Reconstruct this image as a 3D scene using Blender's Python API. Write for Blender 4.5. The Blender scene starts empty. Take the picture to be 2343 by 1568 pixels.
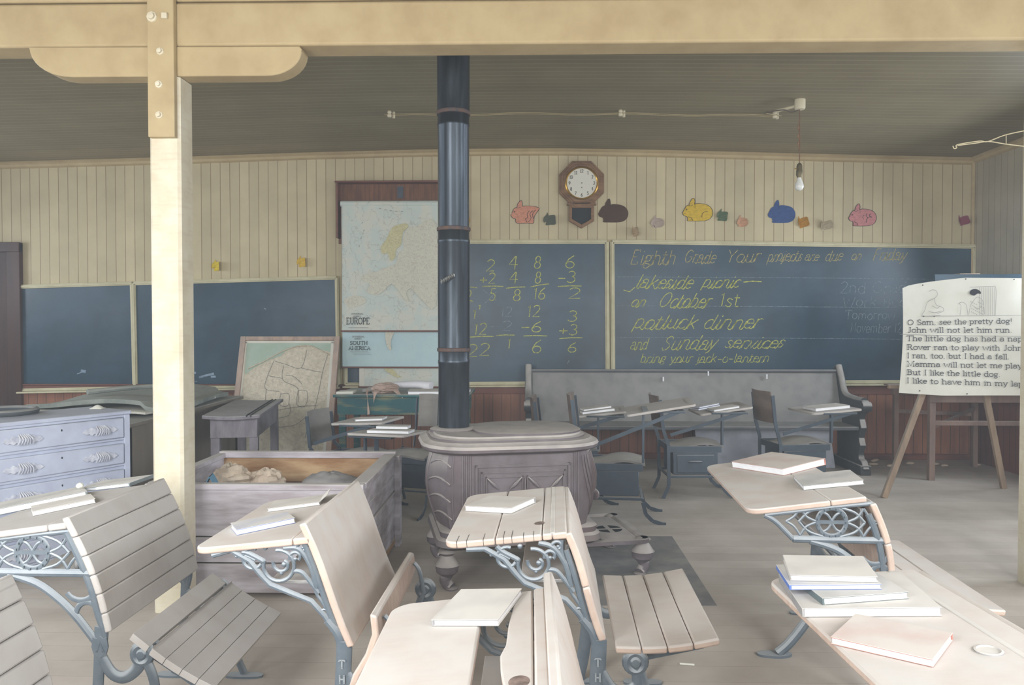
import bpy, math, random
from mathutils import Vector, Matrix
R = math.radians
sc = bpy.context.scene
# ------------------------------------------------------------------ camera, light, exposure
H = 1.35
cd = bpy.data.cameras.new('camera'); cam = bpy.data.objects.new('camera', cd)
sc.collection.objects.link(cam); sc.camera = cam
cd.sensor_width = 36; cd.lens = 1787 / 2343 * 36; cd.clip_start = .02
cam.location = (0, 0, H); cam.rotation_euler = (R(90 - 1.25), 0, R(1.23))
sc.view_settings.view_transform = 'Standard'; sc.view_settings.look = 'None'
sc.view_settings.gamma = 1; sc.view_settings.exposure = 0.26
w = bpy.data.worlds.new('sky'); sc.world = w; w.use_nodes = True
w.node_tree.nodes['Background'].inputs[0].default_value = (.55, .72, 1, 1)
w.node_tree.nodes['Background'].inputs[1].default_value = 1.0
_vs = w.node_tree.nodes.new('ShaderNodeVolumeScatter')          # thin scatter volume added to stand in for glare on the window glass
_vs.inputs['Density'].default_value = .011; _vs.inputs['Color'].default_value = (.86, .94, 1, 1)
w.node_tree.links.new(_vs.outputs[0], w.node_tree.nodes['World Output'].inputs['Volume'])
WINS = [(-3.9, .55), (-1.8, 1.5), (0.05, .4), (2.0, 1.0), (3.75, .5)]
SKY_P, GND_P = 58, 6
def add_area_light(name, loc, rz, w_, h_, p, c, tilt):
    l = bpy.data.lights.new(name, 'AREA'); l.shape = 'RECTANGLE'; l.size = w_; l.size_y = h_; l.energy = p; l.color = c; l.spread = R(150)
    o = bpy.data.objects.new(name, l); sc.collection.objects.link(o); o.location = loc; o.rotation_euler = (R(90 - tilt), 0, R(rz))
for x, k in WINS:                                      # daylight through the five front windows: sky falling in, ground glow rising
    add_area_light('sky_area_light', (x, -.13, 1.72), 0, 1.0, 1.55, SKY_P * k, (.93, .965, 1), 30)
    add_area_light('window_ground_light', (x, -.12, 1.5), 0, 1.0, 1.3, GND_P * k, (1, .80, .56), -18)
for y in (2.2, 4.4, 6.4):                               # unseen fill lamps added on the solid side walls to brighten the back
    add_area_light('sky_area_light', (4.40, y, 1.72), 90, .9, 1.5, 42, (.82, .9, 1), 14)
    add_area_light('sky_area_light', (-6.65, y, 1.72), -90, .9, 1.5, 44, (.82, .9, 1), 14)
# ------------------------------------------------------------------ camera maths: pixel of the photo -> point on a plane of the room
F, CX, CY = 1787., 1171.5, 784.
_ya, _pi = R(1.23), R(1.25)
_fw = Vector((-math.sin(_ya) * math.cos(_pi), math.cos(_ya) * math.cos(_pi), -math.sin(_pi)))
_rt = Vector((math.cos(_ya), math.sin(_ya), 0)); _up = _rt.cross(_fw); _C = Vector((0, 0, H))
def ray(x, y): return _fw + _rt * ((x - CX) / F) - _up * ((y - CY) / F)
def aty(x, y, Y=7.94): r = ray(x, y); return _C + r * (Y / r.y)
def atz(x, y, z=0): r = ray(x, y); return _C + r * ((z - H) / r.z)

# ------------------------------------------------------------------ helpers
C = sc.collection
def tag(o, label=None, cat=None, group=None, kind=None):
    for k, v in (('label', label), ('category', cat), ('group', group), ('kind', kind)):
        if v: o[k] = v
    return o
def thing(name, label, cat, loc=(0, 0, 0), rz=0, group=None):
    o = bpy.data.objects.new(name, None); C.objects.link(o); o.empty_display_size = .1
    o.location = loc; o.rotation_euler = (0, 0, rz)
    return tag(o, label, cat, group)
def lin(c): 
    return tuple(((v / 255) / 12.92 if v / 255 <= .04045 else ((v / 255 + .055) / 1.055) ** 2.4) for v in c) + (1,)

class MB:
    def __init__(s): s.v = []; s.f = []
    def add(s, vs, fs):
        n = len(s.v); s.v += [tuple(v) for v in vs]; s.f += [tuple(i + n for i in f) for f in fs]; return s
    def hexa(s, p):   # bottom 4 ccw, top 4 ccw
        return s.add(p, [(3, 2, 1, 0), (4, 5, 6, 7), (0, 1, 5, 4), (1, 2, 6, 5), (2, 3, 7, 6), (3, 0, 4, 7)])
    def box(s, x0, x1, y0, y1, z0, z1, T=None):
        p = [(x0, y0, z0), (x1, y0, z0), (x1, y1, z0), (x0, y1, z0), (x0, y0, z1), (x1, y0, z1), (x1, y1, z1), (x0, y1, z1)]
        if T: p = [T(*q) for q in p]
        return s.hexa(p)
    def prism(s, poly, h0, h1, T):
        n = len(poly)
        vs = [T(a, b, h0) for a, b in poly] + [T(a, b, h1) for a, b in poly]
        fs = [tuple(range(n - 1, -1, -1)), tuple(range(n, 2 * n))] + [(i, (i + 1) % n, n + (i + 1) % n, n + i) for i in range(n)]
        return s.add(vs, fs)
    def tube(s, pts, r, n=8, closed=False, sq=1.0, axis=None):
        pts = [Vector(p) for p in pts]; m = len(pts)
        rs = r if isinstance(r, (list, tuple)) else [r] * m
        if len(rs) != m: rs = [rs[0] + (rs[-1] - rs[0]) * i / (m - 1) for i in range(m)]
        vs = []; prev = None
        for i in range(m):
            a = pts[(i - 1) % m] if closed or i > 0 else pts[i]
            b = pts[(i + 1) % m] if closed or i < m - 1 else pts[i]
            t = (b - a).normalized()
            if axis is not None:
                nn = Vector(axis); nn = (nn - t * nn.dot(t)).normalized()
            else:
                if prev is None: prev = Vector((0, 0, 1)) if abs(t.z) < .9 else Vector((1, 0, 0))
                nn = (prev - t * prev.dot(t)).normalized(); prev = nn
            bb = t.cross(nn)
            for k in range(n):
                an = 2 * math.pi * k / n
                vs.append(pts[i] + (nn * math.cos(an) * sq + bb * math.sin(an)) * rs[i])
        fs = []
        for i in range(m if closed else m - 1):
            for k in range(n):
                fs.append((i * n + k, i * n + (k + 1) % n, ((i + 1) % m) * n + (k + 1) % n, ((i + 1) % m) * n + k))
        if not closed: fs += [tuple(range(n - 1, -1, -1)), tuple(range((m - 1) * n, m * n))]
        return s.add(vs, fs)
    def bar(s, a, b, w, t, up=(0, 0, 1)):      # rectangular bar a->b, w along the side, t along up
        a = Vector(a); b = Vector(b); d = (b - a).normalized(); u = Vector(up); sd = d.cross(u).normalized(); u = sd.cross(d)
        p = [q + sd * i * w / 2 + u * j * t / 2 for q in (a, b) for i, j in ((-1, -1), (1, -1), (1, 1), (-1, 1))]
        return s.hexa(p)
    def lathe(s, prof, n=24, T=None):
        m = len(prof); vs = []
        for r, z in prof:
            for k in range(n):
                an = 2 * math.pi * k / n; p = (r * math.cos(an), r * math.sin(an), z)
                vs.append(T(*p) if T else p)
        fs = [(i * n + k, i * n + (k + 1) % n, (i + 1) * n + (k + 1) % n, (i + 1) * n + k) for i in range(m - 1) for k in range(n)]
        fs += [tuple(range(n - 1, -1, -1)), tuple(range((m - 1) * n, m * n))]
        return s.add(vs, fs)
    def ball(s, c, r, n=10, sz=1):
        return s.lathe([(max(.0001, r * math.sin(math.pi * i / n)), -r * sz * math.cos(math.pi * i / n)) for i in range(n + 1)], 12, lambda x, y, z: (c[0] + x, c[1] + y, c[2] + z))
    def slab(s, fn, nu, nv, th):             # closed sheet: fn(i/nu, j/nv) -> point, th = thickness vector
        t = Vector(th); top = [Vector(fn(i / nu, j / nv)) for i in range(nu + 1) for j in range(nv + 1)]
        k = len(top); q = nv + 1
        fs = []
        for i in range(nu):
            for j in range(nv):
                a = i * q + j; fs += [(a, a + q, a + q + 1, a + 1), (k + a + 1, k + a + q + 1, k + a + q, k + a)]
        for i in range(nu):
            a = i * q; fs.append((a + q, a, k + a, k + a + q)); a += nv; fs.append((a, a + q, k + a + q, k + a))
        for j in range(nv):
            a = j; fs.append((a, a + 1, k + a + 1, k + a)); a += nu * q; fs.append((a + 1, a, k + a, k + a + 1))
        return s.add(top + [p - t for p in top], fs)
    def ribbon(s, pts, w, T):                # flat stroke in a plane
        P = [Vector((a, b)) for a, b in pts]; out = []
        P = [p for i, p in enumerate(P) if i == 0 or (p - P[i - 1]).length > 1e-6]
        if len(P) < 2: return s
        vs = []
        for i, p in enumerate(P):
            d = (P[min(i + 1, len(P) - 1)] - P[max(i - 1, 0)])
            d = d.normalized() if d.length > 1e-9 else Vector((1, 0)); n = Vector((-d.y, d.x)) * w / 2
            vs += [T(p.x + n.x, p.y + n.y), T(p.x - n.x, p.y - n.y)]
        return s.add(vs, [(2 * i, 2 * i + 1, 2 * i + 3, 2 * i + 2) for i in range(len(P) - 1)])
    def build(s, name, m, parent=None, bevel=0, angle=35, flat=False):
        me = bpy.data.meshes.new(name); me.from_pydata(s.v, [], s.f); me.validate(); 
        import bmesh
        if not flat:
            bm = bmesh.new(); bm.from_mesh(me); bmesh.ops.recalc_face_normals(bm, faces=bm.faces); bm.to_mesh(me); bm.free()
        me.shade_smooth(); me.set_sharp_from_angle(angle=R(angle))
        me.materials.append(m)
        o = bpy.data.objects.new(name, me); C.objects.link(o)
        if parent: o.parent = parent
        if bevel:
            b = o.modifiers.new('bevel', 'BEVEL'); b.width = bevel; b.segments = 2; b.limit_method = 'ANGLE'; b.angle_limit = R(40)
            b.harden_normals = False
        return o
def cat(pts, k=6, closed=False):             # Catmull-Rom through points (2D or 3D)
    P = [Vector(p) for p in pts]; n = len(P); out = []
    for i in range(n if closed else n - 1):
        g = lambda j: P[j % n] if closed else P[max(0, min(n - 1, j))]
        a, b, c, d = g(i - 1), g(i), g(i + 1), g(i + 2)
        for q in range(k):
            t = q / k
            out.append(.5 * ((2 * b) + (c - a) * t + (2 * a - 5 * b + 4 * c - d) * t * t + (3 * b - a - 3 * c + d) * t ** 3))
    if not closed: out.append(P[-1])
    return [tuple(p) for p in out]
def arc(cx, cy, rx, ry, a0, a1, n=10):
    return [(cx + rx * math.cos(R(a0 + (a1 - a0) * i / n)), cy + ry * math.sin(R(a0 + (a1 - a0) * i / n))) for i in range(n + 1)]
def rrect(x0, x1, y0, y1, r, rs=None):       # rounded rectangle; rs = radii of (x1y1, x0y1, x0y0, x1y0)
    rs = rs or (r, r, r, r); o = []
    for (cx, cy, sx, sy, a), q in zip(((x1, y1, -1, -1, 0), (x0, y1, 1, -1, 90), (x0, y0, 1, 1, 180), (x1, y0, -1, 1, 270)), rs):
        o += arc(cx + sx * q, cy + sy * q, q, q, a, a + 90, 6) if q > 0 else [(cx, cy)]
    return o

# ------------------------------------------------------------------ materials
DUST = (205, 200, 194)
def mat(name, c1, c2=None, scale=6, stretch=(1, 1, 1), rough=.8, dust=0, side=0, bump=.15, metal=0, spec=.3, dustc=DUST, lo=.35, hi=.65, extra=None):
    m = bpy.data.materials.new(name); m.use_nodes = True; nt = m.node_tree; N = nt.nodes; L = nt.links
    b = N['Principled BSDF']; b.inputs['Roughness'].default_value = rough; b.inputs['Metallic'].default_value = metal
    b.inputs['Specular IOR Level'].default_value = spec
    tc = N.new('ShaderNodeTexCoord'); mp = N.new('ShaderNodeMapping'); mp.inputs['Scale'].default_value = stretch
    L.new(tc.outputs['Object'], mp.inputs[0])
    no = N.new('ShaderNodeTexNoise'); no.inputs['Scale'].default_value = scale; no.inputs['Detail'].default_value = 7; no.inputs['Roughness'].default_value = .62
    L.new(mp.outputs[0], no.inputs['Vector'])
    mr = N.new('ShaderNodeMapRange'); mr.inputs[1].default_value = lo; mr.inputs[2].default_value = hi; L.new(no.outputs['Fac'], mr.inputs[0])
    mx = N.new('ShaderNodeMix'); mx.data_type = 'RGBA'; mx.inputs[6].default_value = lin(c1); mx.inputs[7].default_value = lin(c2 or c1)
    L.new(mr.outputs[0], mx.inputs[0]); col = mx.outputs[2]
    if extra: col = extra(N, L, tc, col)
    if dust or side:
        ge = N.new('ShaderNodeNewGeometry'); sx = N.new('ShaderNodeSeparateXYZ'); L.new(ge.outputs['Normal'], sx.inputs[0])
        m2 = N.new('ShaderNodeMapRange'); m2.interpolation_type = 'SMOOTHSTEP'; m2.inputs[1].default_value = .06; m2.inputs[2].default_value = .42
        m2.inputs[3].default_value = side; m2.inputs[4].default_value = dust; L.new(sx.outputs['Z'], m2.inputs[0])
        n2 = N.new('ShaderNodeTexNoise'); n2.inputs['Scale'].default_value = 9; n2.inputs['Detail'].default_value = 5; L.new(tc.outputs['Object'], n2.inputs['Vector'])
        m3 = N.new('ShaderNodeMapRange'); m3.inputs[1].default_value = .25; m3.inputs[2].default_value = .6; m3.inputs[3].default_value = .7; m3.inputs[4].default_value = 1.05
        L.new(n2.outputs['Fac'], m3.inputs[0])
        mu = N.new('ShaderNodeMath'); mu.operation = 'MULTIPLY'; mu.use_clamp = True; L.new(m2.outputs[0], mu.inputs[0]); L.new(m3.outputs[0], mu.inputs[1])
        md = N.new('ShaderNodeMix'); md.data_type = 'RGBA'; L.new(mu.outputs[0], md.inputs[0]); L.new(col, md.inputs[6]); md.inputs[7].default_value = lin(dustc)
        col = md.outputs[2]
    L.new(col, b.inputs['Base Color'])
    if bump:
        bp = N.new('ShaderNodeBump'); bp.inputs['Strength'].default_value = bump; bp.inputs['Distance'].default_value = .004
        L.new(no.outputs['Fac'], bp.inputs['Height']); L.new(bp.outputs[0], b.inputs['Normal'])
    return m
def grooves(axis, pitch, width, colour, amount=1, off=0):   # painted seams of boards running across an axis
    def ex(N, L, tc, col):
        s = N.new('ShaderNodeSeparateXYZ'); L.new(tc.outputs['Object'], s.inputs[0])
        a = N.new('ShaderNodeMath'); a.operation = 'MULTIPLY_ADD'; a.inputs[1].default_value = 1 / pitch; a.inputs[2].default_value = 100 + off; L.new(s.outputs[axis], a.inputs[0])
        f = N.new('ShaderNodeMath'); f.operation = 'FRACT'; L.new(a.outputs[0], f.inputs[0])
        c = N.new('ShaderNodeMath'); c.operation = 'LESS_THAN'; c.inputs[1].default_value = width / pitch; L.new(f.outputs[0], c.inputs[0])
        k = N.new('ShaderNodeMath'); k.operation = 'MULTIPLY'; k.inputs[1].default_value = amount; L.new(c.outputs[0], k.inputs[0])
        fl = N.new('ShaderNodeMath'); fl.operation = 'FLOOR'; L.new(a.outputs[0], fl.inputs[0])
        wn = N.new('ShaderNodeTexWhiteNoise'); wn.noise_dimensions = '1D'; L.new(fl.outputs[0], wn.inputs['W'])
        hs = N.new('ShaderNodeHueSaturation'); r = N.new('ShaderNodeMapRange'); r.inputs[3].default_value = .93; r.inputs[4].default_value = 1.06
        L.new(wn.outputs['Value'], r.inputs[0]); L.new(r.outputs[0], hs.inputs['Value']); L.new(col, hs.inputs['Color'])
        m = N.new('ShaderNodeMix'); m.data_type = 'RGBA'; L.new(k.outputs[0], m.inputs[0]); L.new(hs.outputs[0], m.inputs[6]); m.inputs[7].default_value = lin(colour)
        return m.outputs[2]
    return ex
def lines_tex(colour, scale, width, amount=.8):      # thin wandering print lines (coasts, rivers)
    def ex(N, L, tc, col):
        no = N.new('ShaderNodeTexNoise'); no.inputs['Scale'].default_value = scale; no.inputs['Detail'].default_value = 6; L.new(tc.outputs['Object'], no.inputs['Vector'])
        a = N.new('ShaderNodeMath'); a.operation = 'SUBTRACT'; a.inputs[1].default_value = .5; L.new(no.outputs['Fac'], a.inputs[0])
        b = N.new('ShaderNodeMath'); b.operation = 'ABSOLUTE'; L.new(a.outputs[0], b.inputs[0])
        c = N.new('ShaderNodeMapRange'); c.inputs[1].default_value = 0; c.inputs[2].default_value = width; c.inputs[3].default_value = amount; c.inputs[4].default_value = 0; L.new(b.outputs[0], c.inputs[0])
        m = N.new('ShaderNodeMix'); m.data_type = 'RGBA'; L.new(c.outputs[0], m.inputs[0]); L.new(col, m.inputs[6]); m.inputs[7].default_value = lin(colour)
        return m.outputs[2]
    return ex
def streaks(colour, amount=.5, scale=3, st=(1, 1, 9)):
    def ex(N, L, tc, col):
        mp = N.new('ShaderNodeMapping'); mp.inputs['Scale'].default_value = st; L.new(tc.outputs['Object'], mp.inputs[0])
        no = N.new('ShaderNodeTexNoise'); no.inputs['Scale'].default_value = scale; no.inputs['Detail'].default_value = 8; L.new(mp.outputs[0], no.inputs['Vector'])
        c = N.new('ShaderNodeMapRange'); c.inputs[1].default_value = .5; c.inputs[2].default_value = .75; c.inputs[3].default_value = 0; c.inputs[4].default_value = amount; L.new(no.outputs['Fac'], c.inputs[0])
        m = N.new('ShaderNodeMix'); m.data_type = 'RGBA'; L.new(c.outputs[0], m.inputs[0]); L.new(col, m.inputs[6]); m.inputs[7].default_value = lin(colour)
        return m.outputs[2]
    return ex
WALL = mat('cream_beadboard', (202, 190, 156), (188, 176, 144), 2.5, rough=.6, extra=grooves('X', .0985, .006, (120, 92, 62), .8), bump=.05)
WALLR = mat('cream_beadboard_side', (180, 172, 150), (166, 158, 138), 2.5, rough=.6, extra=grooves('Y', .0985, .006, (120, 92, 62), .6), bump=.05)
CEIL = mat('ceiling_boards', (140, 130, 102), (130, 120, 94), 2, rough=.5, extra=grooves('Y', .083, .009, (176, 168, 138), .5), bump=.05)
PAINT_DIM = mat('cream_paint_dim', (190, 172, 134), (176, 156, 120), 5, rough=.55, bump=.1)  # cream paint, darkened in colour for the weaker light high on the beam
PAINT_LIT = mat('worn_cream_paint_lit', (222, 216, 196), (208, 198, 172), 7, rough=.55, bump=.35, extra=streaks((190, 160, 140), .25, 8))  # same cream paint, whitened for direct window light on the post; streaks are wear
WAIN = mat('red_brown_wainscot', (164, 104, 74), (120, 76, 56), 4, (2, 1, .3), rough=.45, extra=grooves('X', .092, .006, (40, 22, 20), .9), side=.06)
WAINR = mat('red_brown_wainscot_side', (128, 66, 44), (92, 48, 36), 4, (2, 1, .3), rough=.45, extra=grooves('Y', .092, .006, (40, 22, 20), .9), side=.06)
RAIL = mat('red_brown_rail', (120, 66, 48), (88, 46, 38), 5, (.3, 1, 2), rough=.5, side=.06)
FLOOR = mat('dusty_floor_planks', (196, 188, 178), (172, 162, 151), 2.2, rough=.9, bump=.25, extra=grooves('Y', .14, .003, (130, 118, 108), .4), lo=.3, hi=.7)
SLATE = mat('chalkboard_slate', (40, 72, 92), (30, 56, 70), 1.6, rough=.35, spec=.45, bump=.03, extra=streaks((84, 104, 124), .35, 1.5, (1, 1, 2)))
FRAME = mat('chalkboard_frame_paint', (208, 202, 172), (190, 184, 152), 6, rough=.6)
DESKTOP = mat('dusty_desk_wood', (200, 172, 152), (176, 146, 128), 12, (1, 4, 1), rough=.85, dust=.93, side=.3, dustc=(205, 200, 194))
DESKTOPG = mat('grey_dusty_desk_wood', (170, 160, 150), (150, 140, 132), 12, (1, 4, 1), rough=.85, dust=.93, side=.8, dustc=(186, 182, 178))
IRON = mat('dusty_cast_iron', (66, 80, 92), (86, 96, 104), 20, rough=.6, dust=.8, side=.12, spec=.4, bump=.3, dustc=(176, 182, 186))
STOVE = mat('stove_iron', (100, 92, 100), (72, 62, 68), 6, rough=.5, dust=.85, side=.12, spec=.35, bump=.3, extra=streaks((92, 62, 56), .5, 4, (1, 1, .4)), dustc=(184, 178, 172))
PIPE = mat('blued_stovepipe', (54, 62, 70), (36, 42, 50), 5, (2, 2, .25), rough=.32, metal=.65, spec=.5, bump=.12, extra=streaks((88, 98, 108), .6, 9, (2, 2, .25)))
RUST = mat('rusty_band', (110, 82, 66), (70, 70, 76), 25, rough=.7, metal=.3)
PAGES = mat('white_page_edges', (245, 246, 248), (228, 230, 234), 40, (1, 1, 12), rough=.8, bump=.05)
BLUEC = mat('dusty_blue_cloth_cover', (90, 120, 190), (70, 100, 170), 30, rough=.8, dust=.95, side=.05, dustc=(208, 205, 200))
GREYC = mat('dusty_grey_cloth_cover', (150, 150, 150), (128, 128, 130), 30, rough=.85, dust=.97, side=.15, dustc=(210, 205, 198))
REDC = mat('dusty_red_cloth_cover', (186, 104, 90), (160, 90, 80), 30, rough=.85, dust=.96, side=.2, dustc=(210, 202, 194))
DARKC = mat('dusty_dark_cloth_cover', (70, 92, 98), (60, 78, 84), 30, rough=.85, dust=.95, side=.15, dustc=(204, 201, 196))
LILAC = mat('pale_blue_drawer_paint', (186, 194, 212), (174, 180, 200), 9, rough=.55, dust=.6, side=.0, bump=.15, dustc=(176, 182, 192))
CARVE = mat('carved_handle_paint', (210, 214, 224), (170, 174, 190), 30, rough=.6, dust=.4)
CRATE = mat('weathered_grey_boards', (208, 204, 212), (160, 152, 156), 3.5, (.6, 1, 4), rough=.85, dust=.8, bump=.4, extra=streaks((104, 88, 84), .5, 4, (.5, 1, 3)), dustc=(190, 186, 180))
CRATEIN = mat('bare_pine_inside', (206, 178, 140), (150, 112, 78), 3, (.6, 1, 3), rough=.85, bump=.3, dust=.5)
GREYWOOD = mat('weathered_table_wood', (136, 132, 140), (104, 98, 106), 5, (3, .6, 1), rough=.85, dust=.9, side=.1, bump=.4, dustc=(168, 168, 168))
GREEN = mat('worn_green_paint', (44, 96, 98), (36, 80, 88), 5, rough=.6, dust=.75, bump=.3, extra=streaks((160, 146, 100), .75, 6, (.6, 1, 4)), dustc=(170, 172, 166))
PEW = mat('dark_grey_pew_paint', (92, 96, 102), (80, 84, 90), 2.5, rough=.6, dust=.75, side=.1, bump=.1, dustc=(160, 158, 154))
PEWEND = mat('dark_pew_end_wood', (46, 54, 58), (38, 44, 48), 5, rough=.45, dust=.6, side=.06)
STEEL = mat('blue_grey_desk_steel', (58, 72, 86), (48, 62, 74), 8, rough=.5, dust=.8, side=.1, metal=.2, dustc=(160, 162, 164))
PLY = mat('brown_chair_plywood', (104, 84, 70), (80, 64, 56), 5, (1, 1, 3), rough=.6, dust=.85, side=.15, dustc=(178, 174, 168))
PLYG = mat('grey_chair_plywood', (110, 108, 104), (92, 88, 84), 5, (1, 1, 3), rough=.6, dust=.85, side=.25, dustc=(178, 174, 168))
RAWWOOD = mat('raw_easel_wood', (158, 134, 108), (130, 108, 88), 5, (3, 3, .5), rough=.8, dust=.4, side=.1)
STANDW = mat('brown_stand_wood', (128, 96, 80), (98, 72, 62), 5, (3, 3, .5), rough=.8, dust=.5, side=.15)
PAPER = mat('aged_white_paper', (222, 222, 212), (210, 208, 196), 3, rough=.8, bump=.05)
PRINT = mat('black_print', (50, 52, 58), rough=.8, bump=0)
FAINT = mat('grey_print', (140, 140, 138), rough=.8, bump=0)
EUR = mat('europe_map_print', (196, 206, 200), (206, 208, 196), 5, rough=.6, lo=.46, hi=.56, bump=.03, extra=lines_tex((150, 150, 140), 7, .012, .5))
SAM = mat('south_america_map_print', (180, 206, 212), (188, 212, 214), 5, rough=.6, bump=.03, extra=lines_tex((150, 172, 178), 14, .006, .4))
LAND = mat('map_land_yellow', (204, 200, 160), (196, 190, 150), 20, rough=.6, bump=0, extra=lines_tex((150, 140, 100), 40, .03, .6))
LAND2 = mat('map_land_cream', (208, 208, 190), (202, 200, 186), 20, rough=.6, bump=0, extra=lines_tex((160, 140, 130), 30, .02, .6))
RELIEF = mat('relief_map_land', (214, 206, 186), (194, 186, 166), 26, rough=.8, bump=.8, extra=lines_tex((150, 132, 118), 22, .02, .5))
RELSEA = mat('relief_map_sea', (164, 184, 166), (176, 192, 178), 8, rough=.8, bump=.2)
RELLINE = mat('relief_map_lines', (112, 112, 112), rough=.8, bump=0)
OAK = mat('brown_oak', (146, 112, 80), (112, 82, 58), 9, (1, 1, 3), rough=.5, bump=.3)
CASEW = mat('map_case_wood', (128, 86, 60), (100, 66, 48), 9, (3, 1, .5), rough=.5, extra=grooves('X', .045, .003, (70, 44, 34), .8))
BRASS = mat('brass', (190, 150, 70), rough=.3, metal=.9, bump=0)
DIAL = mat('clock_dial', (222, 220, 208), rough=.6, bump=0)
DARK = mat('dark_recess', (30, 38, 42), rough=.6, bump=0)
def chalk(name, c, a, sc_=60):
    m = mat(name, c, rough=1, bump=0); N = m.node_tree.nodes; L = m.node_tree.links; b = N['Principled BSDF']
    tc = N.new('ShaderNodeTexCoord'); no = N.new('ShaderNodeTexNoise'); no.inputs['Scale'].default_value = sc_; no.inputs['Detail'].default_value = 4
    L.new(tc.outputs['Object'], no.inputs['Vector']); r = N.new('ShaderNodeMapRange'); r.inputs[1].default_value = .35; r.inputs[2].default_value = .6
    r.inputs[3].default_value = a * .45; r.inputs[4].default_value = a; L.new(no.outputs['Fac'], r.inputs[0]); L.new(r.outputs[0], b.inputs['Alpha'])
    return m
CHY = chalk('yellow_chalk', (214, 216, 110), .85); CHO = chalk('dull_ochre_chalk', (190, 178, 120), .95); CHW = chalk('faint_white_chalk', (170, 190, 196), .5); CHS = chalk('white_chalk_smudge', (190, 214, 236), .6, 20)

# ------------------------------------------------------------------ stroke lettering
G = {}
def g(ch, w, strokes, serifs=()): G[ch] = (w, strokes, serifs)
X = .66
g('a', .58, [arc(.25, .2, .21, .19, 60, 330), [(.08, .5)] + arc(.27, .48, .18, .18, 140, 0) + [(.45, .1), (.54, 0)]], ())
g('b', .6, [[(.12, 1), (.12, 0)], arc(.3, .33, .22, .33, 150, -150)], ((.06, 1),))
g('c', .5, [arc(.29, .33, .23, .33, 40, 320)])
g('d', .62, [[(.48, 1), (.48, 0)], arc(.28, .33, .22, .33, 30, 330)], ((.42, 1), (.54, 0)))
g('e', .52, [[(.07, .36), (.48, .36)] + arc(.28, .33, .22, .33, 8, 320)])
g('f', .4, [arc(.3, .82, .14, .18, 60, 180) + [(.16, 0)], [(.02, X), (.34, X)]], ((.16, 0),))
g('g', .56, [arc(.26, .42, .19, .22, 0, 360), [(.42, .58), (.54, .64)], [(.15, .22), (.12, .08), (.42, .02), (.48, -.14), (.28, -.3), (.08, -.2), (.14, -.02)]])
g('h', .62, [[(.12, 1), (.12, 0)], [(.12, .45)] + arc(.3, .46, .18, .2, 160, 0) + [(.48, 0)]], ((.06, 1), (.12, 0), (.48, 0)))
g('i', .28, [[(.14, X), (.14, 0)], [(.12, .88), (.16, .94)]], ((.08, X), (.14, 0)))
g('j', .28, [[(.16, X), (.16, -.15), (.04, -.28)], [(.14, .88), (.18, .94)]])
g('k', .6, [[(.12, 1), (.12, 0)], [(.48, X), (.14, .26)], [(.24, .36), (.52, 0)]], ((.06, 1), (.12, 0), (.5, 0), (.46, X)))
g('l', .28, [[(.14, 1), (.14, 0)]], ((.08, 1), (.14, 0)))
g('m', .94, [[(.12, X), (.12, 0)], [(.12, .45)] + arc(.28, .47, .17, .19, 160, 0) + [(.45, 0)], [(.45, .45)] + arc(.62, .47, .17, .19, 160, 0) + [(.79, 0)]], ((.06, X), (.12, 0), (.45, 0), (.8, 0)))
g('n', .62, [[(.12, X), (.12, 0)], [(.12, .45)] + arc(.3, .46, .18, .2, 160, 0) + [(.48, 0)]], ((.06, X), (.12, 0), (.48, 0)))
g('o', .56, [arc(.28, .33, .23, .33, 90, 450, 14)])
g('p', .6, [[(.12, X), (.12, -.3)], arc(.3, .33, .22, .33, 150, -150)], ((.06, X), (.12, -.3)))
g('r', .44, [[(.12, X), (.12, 0)], [(.12, .4)] + arc(.3, .5, .16, .15, 150, 40)], ((.06, X), (.12, 0)))
g('s', .46, [[(.4, .54), (.22, X), (.08, .52), (.2, .36), (.38, .22), (.3, .02), (.14, .02), (.05, .14)]])
g('t', .4, [[(.16, .9), (.16, .1)] + arc(.26, .1, .1, .1, 180, 320), [(.03, X), (.34, X)]])
g('u', .62, [[(.12, X), (.12, .2)] + arc(.29, .2, .17, .2, 180, 340) + [(.48, .2)], [(.48, X), (.48, 0)]], ((.06, X), (.42, X), (.54, 0)))
g('v', .56, [[(.06, X), (.28, 0), (.5, X)]], ((.06, X), (.5, X)))
g('w', .8, [[(.06, X), (.22, 0), (.4, .6), (.58, 0), (.74, X)]], ((.06, X), (.74, X)))
g('y', .56, [[(.06, X), (.28, .05)], [(.5, X), (.24, -.2), (.1, -.3)]], ((.06, X), (.5, X)))
g('O', .82, [arc(.4, .5, .33, .5, 90, 450, 18)])
g('S', .6, [[(.5, .78), (.46, .92), (.28, 1), (.1, .84), (.14, .62), (.4, .46), (.52, .26), (.4, .04), (.2, .0), (.08, .2)]], ())
g('J', .5, [[(.34, 1), (.34, .2)] + arc(.2, .2, .14, .2, 0, -150)], ((.34, 1),))
g('T', .72, [[(.36, 1), (.36, 0)], [(.06, 1), (.66, 1)], [(.06, 1), (.06, .82)], [(.66, 1), (.66, .82)]], ((.36, 0),))
g('R', .74, [[(.14, 1), (.14, 0)], [(.14, 1), (.36, 1)] + arc(.36, .76, .2, .24, 90, -90) + [(.14, .52)], [(.36, .52), (.62, 0)]], ((.1, 1), (.14, 0), (.62, 0)))
g('I', .34, [[(.17, 1), (.17, 0)]], ((.17, 1), (.17, 0)))
g('M', .96, [[(.14, 0), (.14, 1), (.46, .1), (.78, 1), (.78, 0)]], ((.1, 1), (.82, 1), (.14, 0), (.8, 0)))
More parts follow.
